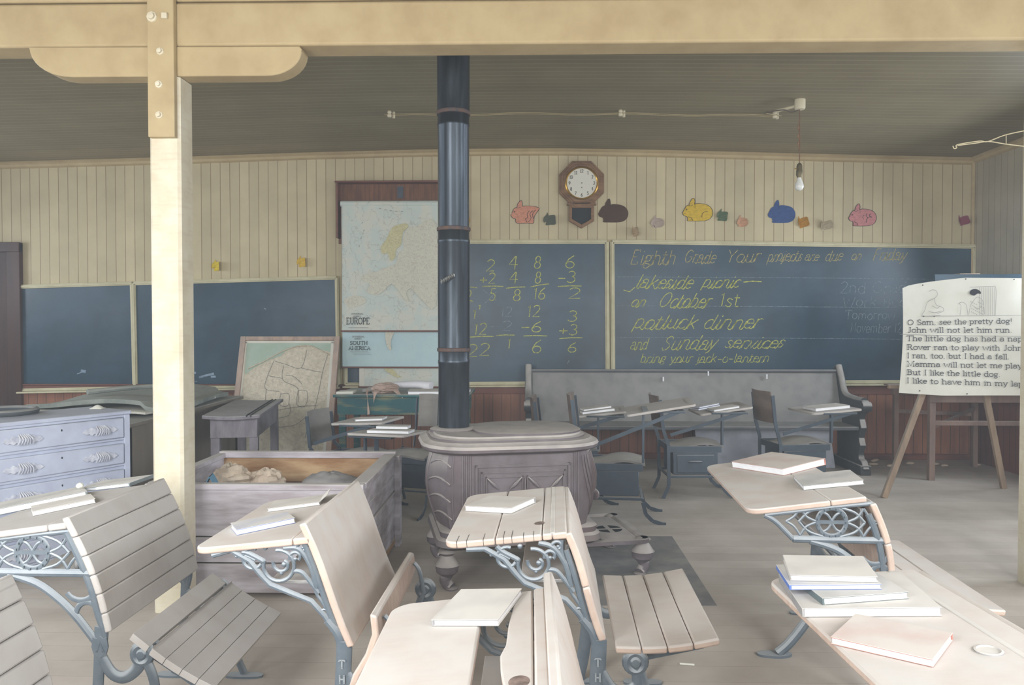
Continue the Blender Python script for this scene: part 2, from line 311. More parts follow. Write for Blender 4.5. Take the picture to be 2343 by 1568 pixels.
g('B', .68, [[(.14, 1), (.14, 0)], [(.14, 1), (.32, 1)] + arc(.34, .77, .18, .23, 90, -90) + [(.14, .54)], [(.34, .54)] + arc(.36, .27, .2, .27, 90, -90) + [(.14, 0)]], ((.1, 1), (.1, 0)))
g('E', .66, [[(.14, 1), (.14, 0)], [(.14, 1), (.54, 1), (.54, .84)], [(.14, .52), (.42, .52)], [(.14, 0), (.56, 0), (.56, .18)]], ((.1, 1), (.1, 0)))
g('U', .78, [[(.14, 1), (.14, .3)] + arc(.38, .3, .24, .3, 180, 360) + [(.62, 1)]], ((.14, 1), (.62, 1)))
g('P', .66, [[(.14, 1), (.14, 0)], [(.14, 1), (.34, 1)] + arc(.36, .74, .2, .26, 90, -90) + [(.14, .48)]], ((.1, 1), (.14, 0)))
g('H', .8, [[(.14, 1), (.14, 0)], [(.64, 1), (.64, 0)], [(.14, .5), (.64, .5)]], ((.14, 1), (.64, 1), (.14, 0), (.64, 0)))
g('A', .76, [[(.08, 0), (.37, 1), (.66, 0)], [(.2, .36), (.54, .36)]], ((.08, 0), (.66, 0)))
g('C', .72, [arc(.38, .5, .31, .5, 40, 320)])
g('N', .8, [[(.14, 0), (.14, 1), (.64, 0), (.64, 1)]], ((.1, 1), (.64, 1), (.14, 0)))
g('V', .72, [[(.06, 1), (.35, 0), (.64, 1)]], ((.06, 1), (.64, 1)))
g('L', .6, [[(.14, 1), (.14, 0), (.52, 0), (.52, .2)]], ((.14, 1),))
g('G', .76, [arc(.38, .5, .31, .5, 40, 330) + [(.66, .44), (.44, .44)]])
g('Y', .7, [[(.06, 1), (.34, .48), (.62, 1)], [(.34, .48), (.34, 0)]], ((.34, 0),))
g('F', .62, [[(.14, 1), (.14, 0)], [(.14, 1), (.54, 1)], [(.14, .52), (.42, .52)]], ((.14, 0),))
g('W', 1.0, [[(.06, 1), (.27, 0), (.48, .8), (.7, 0), (.92, 1)]])
g('D', .76, [[(.14, 1), (.14, 0)], [(.14, 1), (.3, 1)] + arc(.3, .5, .34, .5, 90, -90) + [(.14, 0)]])
g('0', .6, [arc(.3, .5, .22, .5, 90, 450, 14)])
g('1', .36, [[(.08, .84), (.2, 1), (.2, 0)]], ((.2, 0),))
g('2', .6, [arc(.29, .74, .21, .26, 160, -20) + [(.42, .5), (.08, 0), (.54, .02)]])
g('3', .58, [arc(.27, .76, .19, .24, 150, -80), arc(.26, .27, .23, .27, 80, -150)])
g('4', .62, [[(.38, 1), (.08, .36), (.56, .36)], [(.42, 1.02), (.42, 0)]])
g('5', .58, [[(.48, 1), (.16, 1), (.13, .58)] + arc(.26, .32, .24, .3, 110, -150)])
g('6', .6, [[(.46, 1), (.2, .72), (.08, .36)] + arc(.3, .26, .22, .26, 180, 520, 14)])
g('7', .56, [[(.06, 1), (.5, 1), (.2, 0)]])
g('8', .6, [arc(.29, .75, .18, .25, 90, 450, 12), arc(.29, .26, .23, .26, 90, 450, 12)])
g('9', .6, [arc(.3, .7, .22, .28, 0, 360, 14), [(.52, .7), (.44, .3), (.2, 0)]])
g('!', .28, [[(.14, 1), (.14, .3)], [(.12, .05), (.16, .05)]])
g('.', .26, [[(.08, .04), (.15, .04)]]); g(',', .26, [[(.12, .06), (.14, .0), (.08, -.12)]])
g('-', .5, [[(.06, .36), (.44, .36)]]); g('+', .6, [[(.06, .36), (.54, .36)], [(.3, .62), (.3, .1)]]); g(' ', .36, [])
def text(mb, s, x0, x1, y, h, w, T, serif=True, shear=0, join=False, jit=0, rnd=None, slope=0):
    tot = sum(G[c][0] for c in s); kx = (x1 - x0) / tot; x = x0; prev = None
    for c in s:
        wd, st, sf = G[c]; dy = (rnd.uniform(-jit, jit) if rnd else 0) * h
        q = lambda a, b: (x + a * kx + b * h * shear, y + b * h + dy + (x + a * kx - x0) * slope)
        for k in st: mb.ribbon([q(a, b) for a, b in k], w, T)
        if serif:
            for a, b in sf: mb.ribbon([q(a - .1, b), q(a + .1, b)], w * .9, T)
        if join and c.islower() and c not in ' ':
            if prev: mb.ribbon(cat([prev, ((prev[0] + q(.1, .1)[0]) / 2, min(prev[1], q(0, 0)[1]) - .04 * h), q(.1, .3), q(.16, .5)], 4), w, T)
            prev = q(wd - .14, .04)
        else: prev = None
        x += wd * kx
# ------------------------------------------------------------------ the room
YB = 7.94; XL, XR = -6.7, 4.45; YF = -.2
MZ = [(-6.8, 2.985), (-5.43, 3.018), (-3.47, 3.063), (-2.27, 3.1), (-.93, 3.128), (.2, 3.132), (1.19, 3.112), (3.07, 3.055), (4.45, 3.018), (4.8, 3.01)]
def mz(x):
    for (a, za), (b, zb) in zip(MZ, MZ[1:]):
        if x <= b: return za + (zb - za) * (max(x, a) - a) / (b - a)
    return MZ[-1][1]
def S(name, mb, m, **k): o = mb.build(name, m, **k); o['kind'] = 'structure'; return o
S('floor', MB().box(XL - .1, XR + .1, YF - .1, YB + .15, -.08, 0), FLOOR)
S('wall_back', MB().box(XL - .1, XR + .1, YB, YB + .12, 0, 3.3), WALL)
S('wall_left', MB().box(XL - .12, XL, YF - .1, YB, 0, 3.3), WALLR)
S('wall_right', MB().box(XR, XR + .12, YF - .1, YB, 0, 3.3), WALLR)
def ceilfn(a, b):
    x = XL - .1 + a * (XR - XL + .2); y = YF - .1 + b * (YB + .1 - YF + .1); t = max(0, min(1, (y - 3.2) / (YB - 3.2)))
    return (x, y, 3.06 * (1 - t) + mz(x) * t + .06)
mb = MB().slab(ceilfn, 24, 12, (0, 0, .06)); S('ceiling', mb, CEIL)
# front wall with the window openings the daylight comes through
mb = MB(); xs = [XL]
for x, p in WINS: xs += [x - .52, x + .52]
xs.append(XR)
for i in range(0, len(xs), 2): mb.box(xs[i], xs[i + 1], YF - .1, YF, 0, 3.06)
for x, p in WINS: mb.box(x - .52, x + .52, YF - .1, YF, 0, .9); mb.box(x - .52, x + .52, YF - .1, YF, 2.54, 3.06)
S('wall_front', mb, WALL)
# crown moulding that sags with the old building
mb = MB(); prof = [(0, 0), (-.055, 0), (-.06, -.018), (-.035, -.03), (-.03, -.05), (-.012, -.062), (0, -.064)]
xs = [XL + i * (XR - XL) / 30 for i in range(31)]; vs = []; n = len(prof)
for x in xs: vs += [(x, YB + a, mz(x) + b) for a, b in prof]
mb.add(vs, [(i * n + k, (i + 1) * n + k, (i + 1) * n + (k + 1) % n, i * n + (k + 1) % n) for i in range(30) for k in range(n)] + [tuple(range(n)), tuple(range(30 * n, 31 * n))])
S('trim_1', mb, PAINT_DIM)
mb = MB(); mb.prism([(a, b) for a, b in prof], YF, YB - .05, lambda a, b, h: (XR + a, h, 3.03 + b)); S('trim_2', mb, PAINT_DIM)
# wainscot and its rail
S('trim_3', MB().box(-5.2, XR, YB - .022, YB, 0, .7), WAIN)
mb = MB(); mb.box(-5.2, XR, YB - .034, YB - .005, .655, .735); mb.box(-5.2, XR, YB - .045, YB - .005, .735, .75); S('trim_4', mb, RAIL, bevel=.004)
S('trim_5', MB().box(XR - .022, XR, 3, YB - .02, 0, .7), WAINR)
mb = MB(); mb.box(XR - .034, XR - .005, 3, YB - .03, .655, .75); S('trim_6', mb, RAIL, bevel=.004)
S('baseboard_back', MB().box(-5.2, XR - .02, YB - .036, YB - .01, 0, .06), RAIL, bevel=.004)
# corner bead
S('trim_7', MB().box(XR - .03, XR - .001, YB - .03, YB - .001, .75, 3.0), PAINT_DIM, bevel=.006)
# door at far left
d = MB().box(-6.2, -5.34, YB - .04, YB - .01, .01, 2.1).build('door_1', mat('dark_brown_door', (70, 44, 36), (52, 34, 30), 5, (2, 1, .3), rough=.5)); d['kind'] = 'structure'
mb = MB(); mb.box(-5.34, -5.2, YB - .06, YB - .001, 0, 2.19); mb.box(-6.34, -6.2, YB - .06, YB - .001, 0, 2.19); mb.box(-6.34, -5.2, YB - .066, YB - .001, 2.1, 2.2)
S('trim_8', mb, mat('dark_door_casing', (74, 46, 38), (58, 38, 32), 5, (2, 1, .3), rough=.45), bevel=.005)

# ------------------------------------------------------------------ beam, corbel, posts
BY = 3.6
bm_ = thing('ceiling_beam', 'long cream painted wooden beam crossing the whole room under the ceiling', 'beam', (0, BY, 2.64))
mb = MB(); mb.box(-6.6, 4.4, 0, .165, .0, .2); mb.build('lower_timber', PAINT_DIM, bm_, bevel=.012)
MB().box(-6.6, 4.4, 0, .165, .206, .40).build('upper_timber', PAINT_DIM, bm_, bevel=.01)
p = thing('support_post', 'cream post with bolted plate and rounded bracket left of the stove', 'post', (-1.687, BY, 0))
c = .013; hw = .0725
mb = MB(); oct_ = [(-hw, c), (-hw + c, 0), (hw - c, 0), (hw, c), (hw, .145 - c), (hw - c, .145), (-hw + c, .145), (-hw, .145 - c)]
mb.prism(oct_, 0, 2.5, lambda a, b, h: (a, b, h)); mb.build('shaft', PAINT_LIT, p)
cz = 2.502; pl = [(-.63, 2.638), (.632, 2.638), (.642, 2.62)] + [(.625 - .145 + .162 * math.cos(R(a)), cz + .118 + .118 * math.sin(R(a))) for a in range(0, -91, -10)] + [(-.63 + .2 + .2 * math.cos(R(a)) * 1.0, cz + .136 + .136 * math.sin(R(a))) for a in range(-90, -181, -10)]
mb = MB(); mb.prism(pl, .0, .105, lambda a, b, h: (a, h, b)); mb.build('bracket', PAINT_DIM, p, bevel=.006)
pt = MB().box(-.06, .063, -.034, -.001, 2.215, 3.04).build('tie_plate', PAINT_DIM, p, bevel=.004)
zz = lambda y: H + (745 - y) * 3.57 / 1787
for px, py, r in ((347, 38, .02), (366, 117, .014), (363, 192, .014), (364, 262, .014)):
    x = aty(px, py, 3.565).x + 1.687; z = zz(py); mb = MB()
    mb.lathe([(r * 1.3, 0), (r * 1.2, .004), (r * .8, .005), (r * .75, .016), (.001, .018)], 8, lambda a, b, h: (x + a, -.034 - h, z + b)); mb.build('bolt', PAINT_LIT, pt)
x = aty(378, 38, 3.565).x + 1.687; z = zz(38); MB().box(x - .013, x + .013, -.05, -.034, z - .013, z + .013).build('bolt', PAINT_LIT, pt, bevel=.002)
p = thing('support_post', 'cream post cut by the right edge of the photo behind the easel side', 'post', (2.66, 4.02, 0))
mb = MB(); mb.prism(oct_, 0, 3.07, lambda a, b, h: (a * 1.1, b, h)); mb.build('shaft', PAINT_LIT, p)
mb = MB(); mb.hexa([(-.12, -.06, 0), (.3, -.1, 0), (.3, -.03, 0), (-.1, -.01, 0), (-.12, -.06, .02), (.3, -.1, .03), (.3, -.03, .03), (-.1, -.01, .02)]); mb.build('broken_base_board', STANDW, p, bevel=.003)

# ------------------------------------------------------------------ chalkboards
def strip(mb, p1, p2, wd, y0, y1):     # moulding between two wall points (x,z)
    a = Vector((p1[0], 0, p1[1])); b = Vector((p2[0], 0, p2[1])); d = (b - a).normalized(); nn = Vector((-d.z, 0, d.x)) * wd / 2
    f = lambda q, s_, y: (q.x + nn.x * s_, y, q.z + nn.z * s_)
    mb.hexa([f(a, -1, y0), f(b, -1, y0), f(b, -1, y1), f(a, -1, y1), f(a, 1, y0), f(b, 1, y0), f(b, 1, y1), f(a, 1, y1)])
def wz(x, y): q = aty(x, y, YB); return (q.x, q.z)
def board(label, tl, tr, br, bl, fw=.045):
    q = [wz(*t) for t in (tl, tr, br, bl)]; cx = sum(a for a, b in q) / 4; cz = min(b for a, b in q)
    t = thing('chalkboard', label, 'chalkboard', (cx, YB, cz)); L_ = [(a - cx, b - cz) for a, b in q]
    mb = MB(); mb.hexa([(L_[3][0], -.02, L_[3][1]), (L_[2][0], -.02, L_[2][1]), (L_[2][0], -.001, L_[2][1]), (L_[3][0], -.001, L_[3][1]), (L_[0][0], -.02, L_[0][1]), (L_[1][0], -.02, L_[1][1]), (L_[1][0], -.001, L_[1][1]), (L_[0][0], -.001, L_[0][1])])
    mb.build('writing_surface', SLATE, t)
    mb = MB()
    for i, j in ((0, 1), (1, 2), (2, 3), (3, 0)):
        a, b = L_[i], L_[j]
        strip(mb, a, b, fw, -.036, -.001); strip(mb, a, b, fw * .45, -.046, -.03)
    mb.build('frame', FRAME, t, bevel=.004)
    mb = MB(); a, b = L_[3], L_[2]
    mb.hexa([(a[0] - .02, -.085, a[1] - .03), (b[0] + .02, -.085, b[1] - .03), (b[0] + .02, -.001, b[1] - .03), (a[0] - .02, -.001, a[1] - .03), (a[0] - .02, -.085, a[1] - .012), (b[0] + .02, -.085, b[1] - .012), (b[0] + .02, -.001, b[1] - .012), (a[0] - .02, -.001, a[1] - .012)])
    mb.build('chalk_tray', FRAME, t, bevel=.003)
    T = lambda x, z: (x - cx, -.0215, z - cz)
    return t, T
rnd = random.Random(4)
b1, T1 = board('narrow blank chalkboard at the far left beside the dark door', (42, 657), (305, 649), (311, 888), (53, 893), .04)
mb = MB(); q = wz(192, 849); mb.ribbon([(q[0] - .02, q[1] + .005), (q[0] + .03, q[1] - .008)], .03, T1); mb.ribbon([(q[0] - .06, q[1] - .03), (q[0], q[1] - .01)], .008, T1); mb.build('chalk_smudge', CHS, b1, flat=True)
b2, T2 = board('wide blank chalkboard with white smudges behind the cream post and relief map', (309, 649), (772, 636), (776, 882), (314, 888), .04)
mb = MB()
for x, y, l, s_ in ((463, 862, .05, .3), (478, 858, .12, .25), (490, 862, .05, .1), (446, 853, .04, -.1), (451, 873, .02, .4), (608, 707, .02, -.4)):
    q = wz(x, y); mb.ribbon([(q[0] - l / 2, q[1] - l * s_ / 2), (q[0], q[1]), (q[0] + l / 2, q[1] + l * s_ / 2)], .022 if l > .03 else .01, T2)
mb.build('chalk_smudge', CHS, b2, flat=True)
b3, T3 = board('chalkboard filled with yellow sums behind the stovepipe', (792, 554), (1388, 554), (1390, 877), (792, 880))
b4, T4 = board('widest chalkboard covered in yellow handwriting above the long pew', (1400, 554), (2228, 565), (2226, 874), (1402, 877))
def wtext(mb, T, s, px0, px1, py, ph, w, jit=.05, **k):
    a = wz(px0, py); b = wz(px1, py); h = ph * YB / F
    text(mb, s, a[0], b[0], a[1], h, w, T, False, k.pop('shear', .1), k.pop('join', False), jit, rnd, (b[1] - a[1]) / max(.01, b[0] - a[0]) + k.pop('slope', 0))
mb = MB(); W_ = .0085
sums = [('1', 1066, 1076, 624, 24), ('1', 1066, 1076, 655, 24), ('2', 1064, 1078, 692, 28), ('2', 1110, 1133, 620, 26), ('+2', 1096, 1134, 649, 24), ('5', 1118, 1134, 690, 28),
        ('4', 1160, 1186, 618, 30), ('4', 1162, 1186, 650, 26), ('8', 1172, 1192, 688, 26), ('8', 1220, 1238, 615, 28), ('8', 1222, 1238, 648, 26), ('16', 1218, 1248, 684, 26),
        ('6', 1290, 1316, 613, 28), ('-3', 1274, 1318, 648, 26), ('2', 1296, 1330, 684, 24), ('1', 1078, 1092, 730, 20), ('1', 1092, 1102, 708, 10), ('12', 1082, 1114, 766, 26),
        ('12', 1204, 1236, 726, 26), ('-6', 1190, 1240, 759, 24), ('6', 1214, 1240, 808, 30), ('3', 1296, 1322, 736, 24), ('+3', 1276, 1322, 766, 24), ('6', 1296, 1320, 806, 22), ('22', 1066, 1122, 815, 28), ('1', 1160, 1168, 798, 22)]
for s_, x0, x1, y, h in sums: wtext(mb, T3, s_, x0, x1, y, h, W_, shear=.12)
for a, b in (((1066, 658), (1092, 659)), ((1104, 656), (1152, 656)), ((1158, 660), (1202, 657)), ((1214, 657), (1256, 650)), ((1276, 656), (1330, 655)), ((1066, 687), (1082, 690)), ((1070, 772), (1130, 770)), ((1136, 768), (1178, 767)), ((1198, 769), (1252, 769)), ((1280, 775), (1332, 773))):
    mb.ribbon([wz(*a), wz((a[0] + b[0]) / 2, (a[1] + b[1]) / 2 - 1), wz(*b)], W_, T3)
mb.build('chalk_sums', CHY, b3, flat=True)
mb = MB(); wtext(mb, T3, '12', 1144, 1172, 724, 22, .006); wtext(mb, T3, '-2', 1120, 1174, 757, 22, .006); mb.ribbon([wz(1106, 664), wz(1136, 688)], .006, T3); mb.ribbon([wz(1136, 668), wz(1110, 694)], .006, T3)
mb.ribbon([wz(1298, 832), wz(1302, 825)], .012, T3); mb.build('faint_chalk_sums', CHW, b3, flat=True)
mb = MB()
wtext(mb, T4, 'lakeside', 1450, 1580, 660, 30, W_, join=True, shear=.55); wtext(mb, T4, 'picnic', 1602, 1688, 658, 26, W_, join=True, shear=.55)
wtext(mb, T4, 'on', 1440, 1474, 702, 24, W_, join=True, shear=.55); wtext(mb, T4, 'October', 1502, 1620, 704, 32, W_, join=True, shear=.55); wtext(mb, T4, '1st', 1642, 1690, 702, 30, W_, shear=.2)
wtext(mb, T4, 'potluck', 1444, 1590, 752, 32, W_, join=True, shear=.55); wtext(mb, T4, 'dinner', 1604, 1736, 752, 32, W_, join=True, shear=.55)
mb.ribbon([wz(1700, 646), wz(1720, 644), wz(1741, 645)], .011, T4); mb.ribbon([wz(1426, 664), wz(1440, 668), wz(1452, 658)], W_, T4)
wtext(mb, T4, 'and', 1440, 1480, 801, 26, .006, join=True, shear=.3); wtext(mb, T4, 'Sunday', 1508, 1634, 800, 32, .0075, join=True, shear=.55); wtext(mb, T4, 'services', 1654, 1790, 796, 26, .0075, join=True, shear=.55)
wtext(mb, T4, 'bring your jack-o-lantern', 1462, 1758, 829, 20, .006, join=True, shear=.3)
mb.build('chalk_message', CHY, b4, flat=True)
mb = MB(); wtext(mb, T4, 'Eighth', 1438, 1544, 605, 32, .0075, join=True, shear=.3); wtext(mb, T4, 'Grade', 1562, 1634, 602, 28, .0075, join=True, shear=.35); wtext(mb, T4, 'Your', 1656, 1736, 600, 28, .0075, join=True, shear=.35)
wtext(mb, T4, 'projects', 1752, 1832, 598, 24, .006, join=True, shear=.35); wtext(mb, T4, 'are', 1838, 1870, 597, 20, .006, join=True, shear=.35); wtext(mb, T4, 'due', 1884, 1924, 597, 24, .006, join=True, shear=.35)
wtext(mb, T4, 'on', 1944, 1968, 596, 20, .006, join=True, shear=.35); wtext(mb, T4, 'Friday', 1992, 2070, 596, 26, .0075, join=True, shear=.35)
mb.build('chalk_heading', CHO, b4, flat=True)
mb = MB(); wtext(mb, T4, '2nd Grade', 1918, 2090, 672, 26, .006); wtext(mb, T4, 'Work Book', 1924, 2090, 702, 22, .006); wtext(mb, T4, 'Tomorrow', 1930, 2046, 731, 20, .006); wtext(mb, T4, 'November 12', 1942, 2060, 762, 22, .006)
for y in (634, 700, 772): mb.ribbon([wz(1412, y), wz(1800, y + 2), wz(2220, y + 6)], .004, T4)
mb.build('faint_chalk_list', CHW, b4, flat=True)

# ------------------------------------------------------------------ wall clock
q = wz(1330, 422); t = thing('schoolroom_clock', 'octagonal brown wooden wall clock with a white dial and no hands', 'clock', (q[0], YB - .002, q[1]))
def ngon(r, n=8, ph=22.5, sy=1): return [(r * math.cos(R(ph + 360 / n * i)), sy * r * math.sin(R(ph + 360 / n * i))) for i in range(n)]
def Tw(a, b, h): return (a, -h, b)
mb = MB(); mb.prism(ngon(.243), 0, .05, Tw); mb.prism(ngon(.225), .05, .06, Tw); mb.build('case', OAK, t, bevel=.006)
MB().prism(ngon(.2), .06, .068, Tw).build('raised_moulding', OAK, t, bevel=.004)
MB().lathe([(.165, .06), (.168, .078), (.158, .086), (.148, .076), (.148, .066)], 48, lambda a, b, h: (a, -h, b)).build('brass_bezel', BRASS, t)
dl = MB().lathe([(.15, .062), (.15, .074), (.001, .075)], 48, lambda a, b, h: (a, -h, b)).build('dial', DIAL, t)
mb = MB(); Td = lambda a, b: (a, -.0765, b)
for i in range(12):
    n_ = i + 1; an = R(90 - 30 * n_); s_ = str(n_); hh = .032; wd = .017 * len(s_)
    text(mb, s_, math.cos(an) * .122 - wd / 2, math.cos(an) * .122 + wd / 2, math.sin(an) * .118 - hh / 2, hh, .0045, Td)
for z in (0, -.045): mb.lathe([(.005, .0755), (.005, .0775), (.0001, .078)], 10, lambda a, b, h: (a, -h, b + z))
mb.build('numerals', PRINT, dl, flat=True)
lo = [(-.115, -.185), (.115, -.185), (.125, -.36), (.0, -.445), (-.125, -.36)]
mb = MB(); mb.prism([(-.14, -.19), (.14, -.19), (.15, -.215), (-.15, -.215)], 0, .06, Tw)
out = [(-.12, -.2), (.125, -.2), (.122, -.375), (.01, -.447), (-.122, -.375)]; inn = [(-.098, -.235), (.1, -.235), (.096, -.36), (.04, -.385), (-.005, -.41), (-.096, -.36)]
mb.prism([(-.125, -.2), (-.095, -.2), (-.095, -.36), (-.125, -.375)], 0, .05, Tw); mb.prism([(.125, -.2), (.125, -.375), (.095, -.36), (.095, -.2)], 0, .05, Tw)
mb.prism([(-.125, -.375), (-.095, -.355), (.0, -.41), (.0, -.447)], 0, .05, Tw); mb.prism([(.125, -.375), (.0, -.447), (.0, -.41), (.05, -.385), (.095, -.355)], 0, .05, Tw)
mb.prism([(-.125, -.2), (.125, -.2), (.12, -.245), (-.095, -.245)], 0, .055, Tw)
mb.build('pendulum_box', OAK, t, bevel=.004)
MB().prism([(-.1, -.235), (.1, -.235), (.098, -.365), (0, -.42), (-.098, -.365)], .005, .03, Tw).build('pendulum_window', DARK, t)

# ------------------------------------------------------------------ paper rabbits
RAB = [(.02, .42), (.0, .34), (.05, .24), (.14, .2), (.17, .1), (.16, .02), (.3, .0), (.6, .0), (.8, .03), (.94, .14), (1, .32), (.98, .5), (.88, .66), (.72, .74), (.5, .77), (.4, .74), (.41, .86), (.38, .99), (.32, .97), (.24, .82), (.22, .72), (.12, .64)]
CAT_ = [(.02, .4), (.0, .34), (.08, .22), (.16, .2), (.22, .0), (.6, .0), (.8, .0), (.84, .3), (.98, .56), (1, .66), (.82, .74), (.5, .76), (.42, .74), (.4, .92), (.36, 1), (.24, .84), (.22, .72), (.1, .62)]
SML = [(.05, .35), (.12, .2), (.28, .25), (.26, .0), (.6, .02), (1, .04), (1, .45), (.95, .75), (.6, .78), (.46, .75), (.4, 1), (.28, .8), (.1, .6)]
def cut(label, name, colr, cx, cy, w, h, shape=RAB, lines=(), curl=0, turn=0, back=None, inkw=.005):
    q = wz(cx, cy); t = thing(name, label, 'paper cutout', (q[0], YB - .003, q[1]), 0, 'paper rabbit cutouts on the wall')
    k = YB / F; W2, H2 = w * k, h * k
    def T(a, b, hh=0):
        u = (a - .5) * W2; v = (b - .5) * H2; c_, s_ = math.cos(R(turn)), math.sin(R(turn)); x = u * c_ - v * s_; z = u * s_ + v * c_
        d = curl * (abs(a - .35) ** 1.7) * W2 * 2
        return (x * (1 - .25 * curl * abs(a - .5)), -hh - d - .001, z)
    P = cat(shape, 4, True); mb = MB(); n = len(P); cxx = sum(a for a, b in P) / n; cyy = sum(b for a, b in P) / n
    vs = [T(a, b, .0015) for a, b in P] + [T(a, b, 0) for a, b in P] + [T(cxx, cyy, .0015), T(cxx, cyy, 0)]
    fs = []
    for i in range(n): j = (i + 1) % n; fs += [(i, j, 2 * n), (n + j, n + i, 2 * n + 1), (j, i, n + i, n + j)]
    mb.add(vs, fs); mb.build('sheet', mat(name + '_crayon', colr, tuple(max(0, int(c_ * .86)) for c_ in colr), 22, (1, 1, 3), rough=.85, bump=.05), t)
    mb = MB(); T2_ = lambda a, b: T(a, b, .0028)
    mb.ribbon(P + [P[0]], 0, T2_) if 0 else None
    for s_ in lines:
        pts = s_; m_ = MB()
        # stroke in normalised coordinates, width scaled
        P2 = [Vector(p_) for p_ in pts]; vs = []
        for i, p_ in enumerate(P2):
            dd = (P2[min(i + 1, len(P2) - 1)] - P2[max(i - 1, 0)]).normalized(); nn = Vector((-dd.y, dd.x)) * inkw / W2 / 2 
            vs += [T(p_.x + nn.x, p_.y + nn.y, .0028), T(p_.x - nn.x, p_.y - nn.y, .0028)]
        mb.add(vs, [(2 * i, 2 * i + 1, 2 * i + 3, 2 * i + 2) for i in range(len(P2) - 1)])
    if mb.v: mb.build('crayon_lines', PRINT, t, flat=True)
    return t
EYE = arc(.13, .5, .02, .025, 0, 360, 6); OUTL = cat(RAB, 4, True) + [RAB[0]]
HIP = arc(.78, .22, .14, .2, 200, 60, 8); PAW = [(.18, .2), (.3, .14), (.34, .02)]
g1 = [EYE, [(.2, .68), (.28, .66), (.34, .7)]]
cut('salmon pink rabbit with black scribbled legs, paper cutout left of the clock', 'paper_rabbit', (212, 148, 122), 1201, 485, 64, 52, CAT_, g1 + [cat([(.66, .55), (.58, .4), (.6, .25), (.52, .2), (.58, .05)], 4), cat([(.78, .55), (.68, .4), (.72, .22), (.62, .05)], 4), cat([(.9, .6), (.78, .42), (.8, .2)], 4), cat(CAT_, 4, True)])
cut('dark brown rabbit paper cutout just right of the clock', 'paper_rabbit', (84, 62, 48), 1403, 482, 68, 54, RAB)
cut('bright yellow large rabbit paper cutout over the joint of the chalkboards', 'paper_rabbit', (218, 184, 62), 1596, 480, 68, 52, RAB, g1 + [HIP, PAW, [(.04, .32), (.1, .32)], OUTL])
cut('blue large rabbit paper cutout under the hanging bulb', 'paper_rabbit', (62, 88, 140), 1788, 484, 62, 52, RAB)
cut('rose pink large rabbit with outlined fur, rightmost of the large cutouts', 'paper_rabbit', (208, 140, 140), 1973, 492, 62, 50, RAB, g1 + [HIP, PAW, [(.56, .5), (.5, .4), (.54, .3)], [(.66, .56), (.62, .46), (.7, .36)], [(.78, .56), (.74, .46), (.82, .38)], OUTL])
cut('small slate grey rabbit cutout between the salmon one and the clock', 'paper_rabbit', (92, 96, 84), 1256, 501, 30, 29, SML, (), .3)
cut('small curled tan cutout hanging just above the chalkboard frame', 'paper_rabbit', (196, 172, 138), 1451, 529, 15, 26, SML, (), 1.6, 10)
cut('small pale lilac rabbit cutout with a hip line left of the yellow rabbit', 'paper_rabbit', (186, 168, 156), 1503, 507, 30, 28, RAB, [HIP, PAW], .3)
cut('small green curled cutout just right of the yellow rabbit', 'paper_rabbit', (100, 120, 92), 1650, 492, 24, 28, SML, (), .6, -12)
cut('small peach rabbit cutout with a round body left of the blue rabbit', 'paper_rabbit', (208, 160, 128), 1697, 506, 24, 27, RAB, [HIP], .4)
cut('small orange curled cutout just right of the blue rabbit', 'paper_rabbit', (206, 150, 56), 1832, 508, 20, 28, SML, (), 1.2, 14)
cut('small cream rolled cutout between the orange and the rose pink ones', 'paper_rabbit', (206, 194, 168), 1884, 515, 22, 24, SML, [[(.4, .1), (.38, .8)]], 1.2, 12)
cut('small dark red curled cutout alone near the right wall corner', 'paper_rabbit', (136, 58, 72), 2198, 504, 17, 25, SML, (), 1.2, 15)
cut('small yellow cutout half hidden by the right side of the stovepipe', 'paper_rabbit', (208, 164, 50), 1068, 501, 16, 24, RAB)
cut('small yellow rabbit cutout nearer the cream post above the blank chalkboard', 'paper_rabbit', (226, 200, 60), 496, 607, 24, 27, SML, (), .6)
cut('small golden rabbit cutout above the blank chalkboard, nearer the map case', 'paper_rabbit', (222, 184, 72), 690, 598, 24, 27, SML, (), .4)

# ------------------------------------------------------------------ map case and pull-down maps
def WY(px, py, Y): q = aty(px, py, Y); return q
a = WY(770, 415, YB - .1); x0 = a.x; x1 = x0 + 1.28
t = thing('map_case', 'open wooden map case with striped back board on the wall behind the stovepipe', 'map case', (x0, YB, a.z))
zb = WY(770, 545, YB - .1).z - a.z
MB().box(0, x1 - x0, -.025, -.002, -.62, -.012).build('back_board', CASEW, t)
MB().box(-.012, x1 - x0 + .012, -.135, -.002, -.018, 0).build('top', RAIL, t, bevel=.003)
MB().box(-.002, .018, -.12, -.003, zb, -.018).build('side', RAIL, t, bevel=.003)
MB().box(x1 - x0 - .018, x1 - x0, -.12, -.003, zb, -.018).build('side', RAIL, t, bevel=.003)
bx = WY(915, 430, YB - .05); MB().box(bx.x - x0 - .03, bx.x - x0 + .03, -.031, -.026, -.16, -.04).build('metal_bracket', STEEL, t, bevel=.002)
def wallmap(label, name, Y, pl, py0, py1, width, m, roll=0, bar=.012):
    a = WY(pl, py0, Y); b = WY(pl, py1, Y); hgt = a.z - b.z
    t = thing(name, label, 'map', (a.x, Y, b.z), 0, None)
    mb = MB(); mb.slab(lambda i, j: (i * width, -.004 * math.sin(j * 9 + i * 3), j * hgt), 12, 16, (0, -.002, 0)); sh = mb.build('sheet', m, t)
    MB().box(-.01, width + .01, -.012, .008, -bar * 1.4, 0).build('bottom_bar', RAIL, t, bevel=.003)
    if roll: MB().tube([(-.01, .02, hgt), (width / 2, .02, hgt), (width + .01, .02, hgt)], roll, 16).build('roll', EUR, t)
    return t, hgt, (a.x, b.z), sh
Y1 = YB - .145
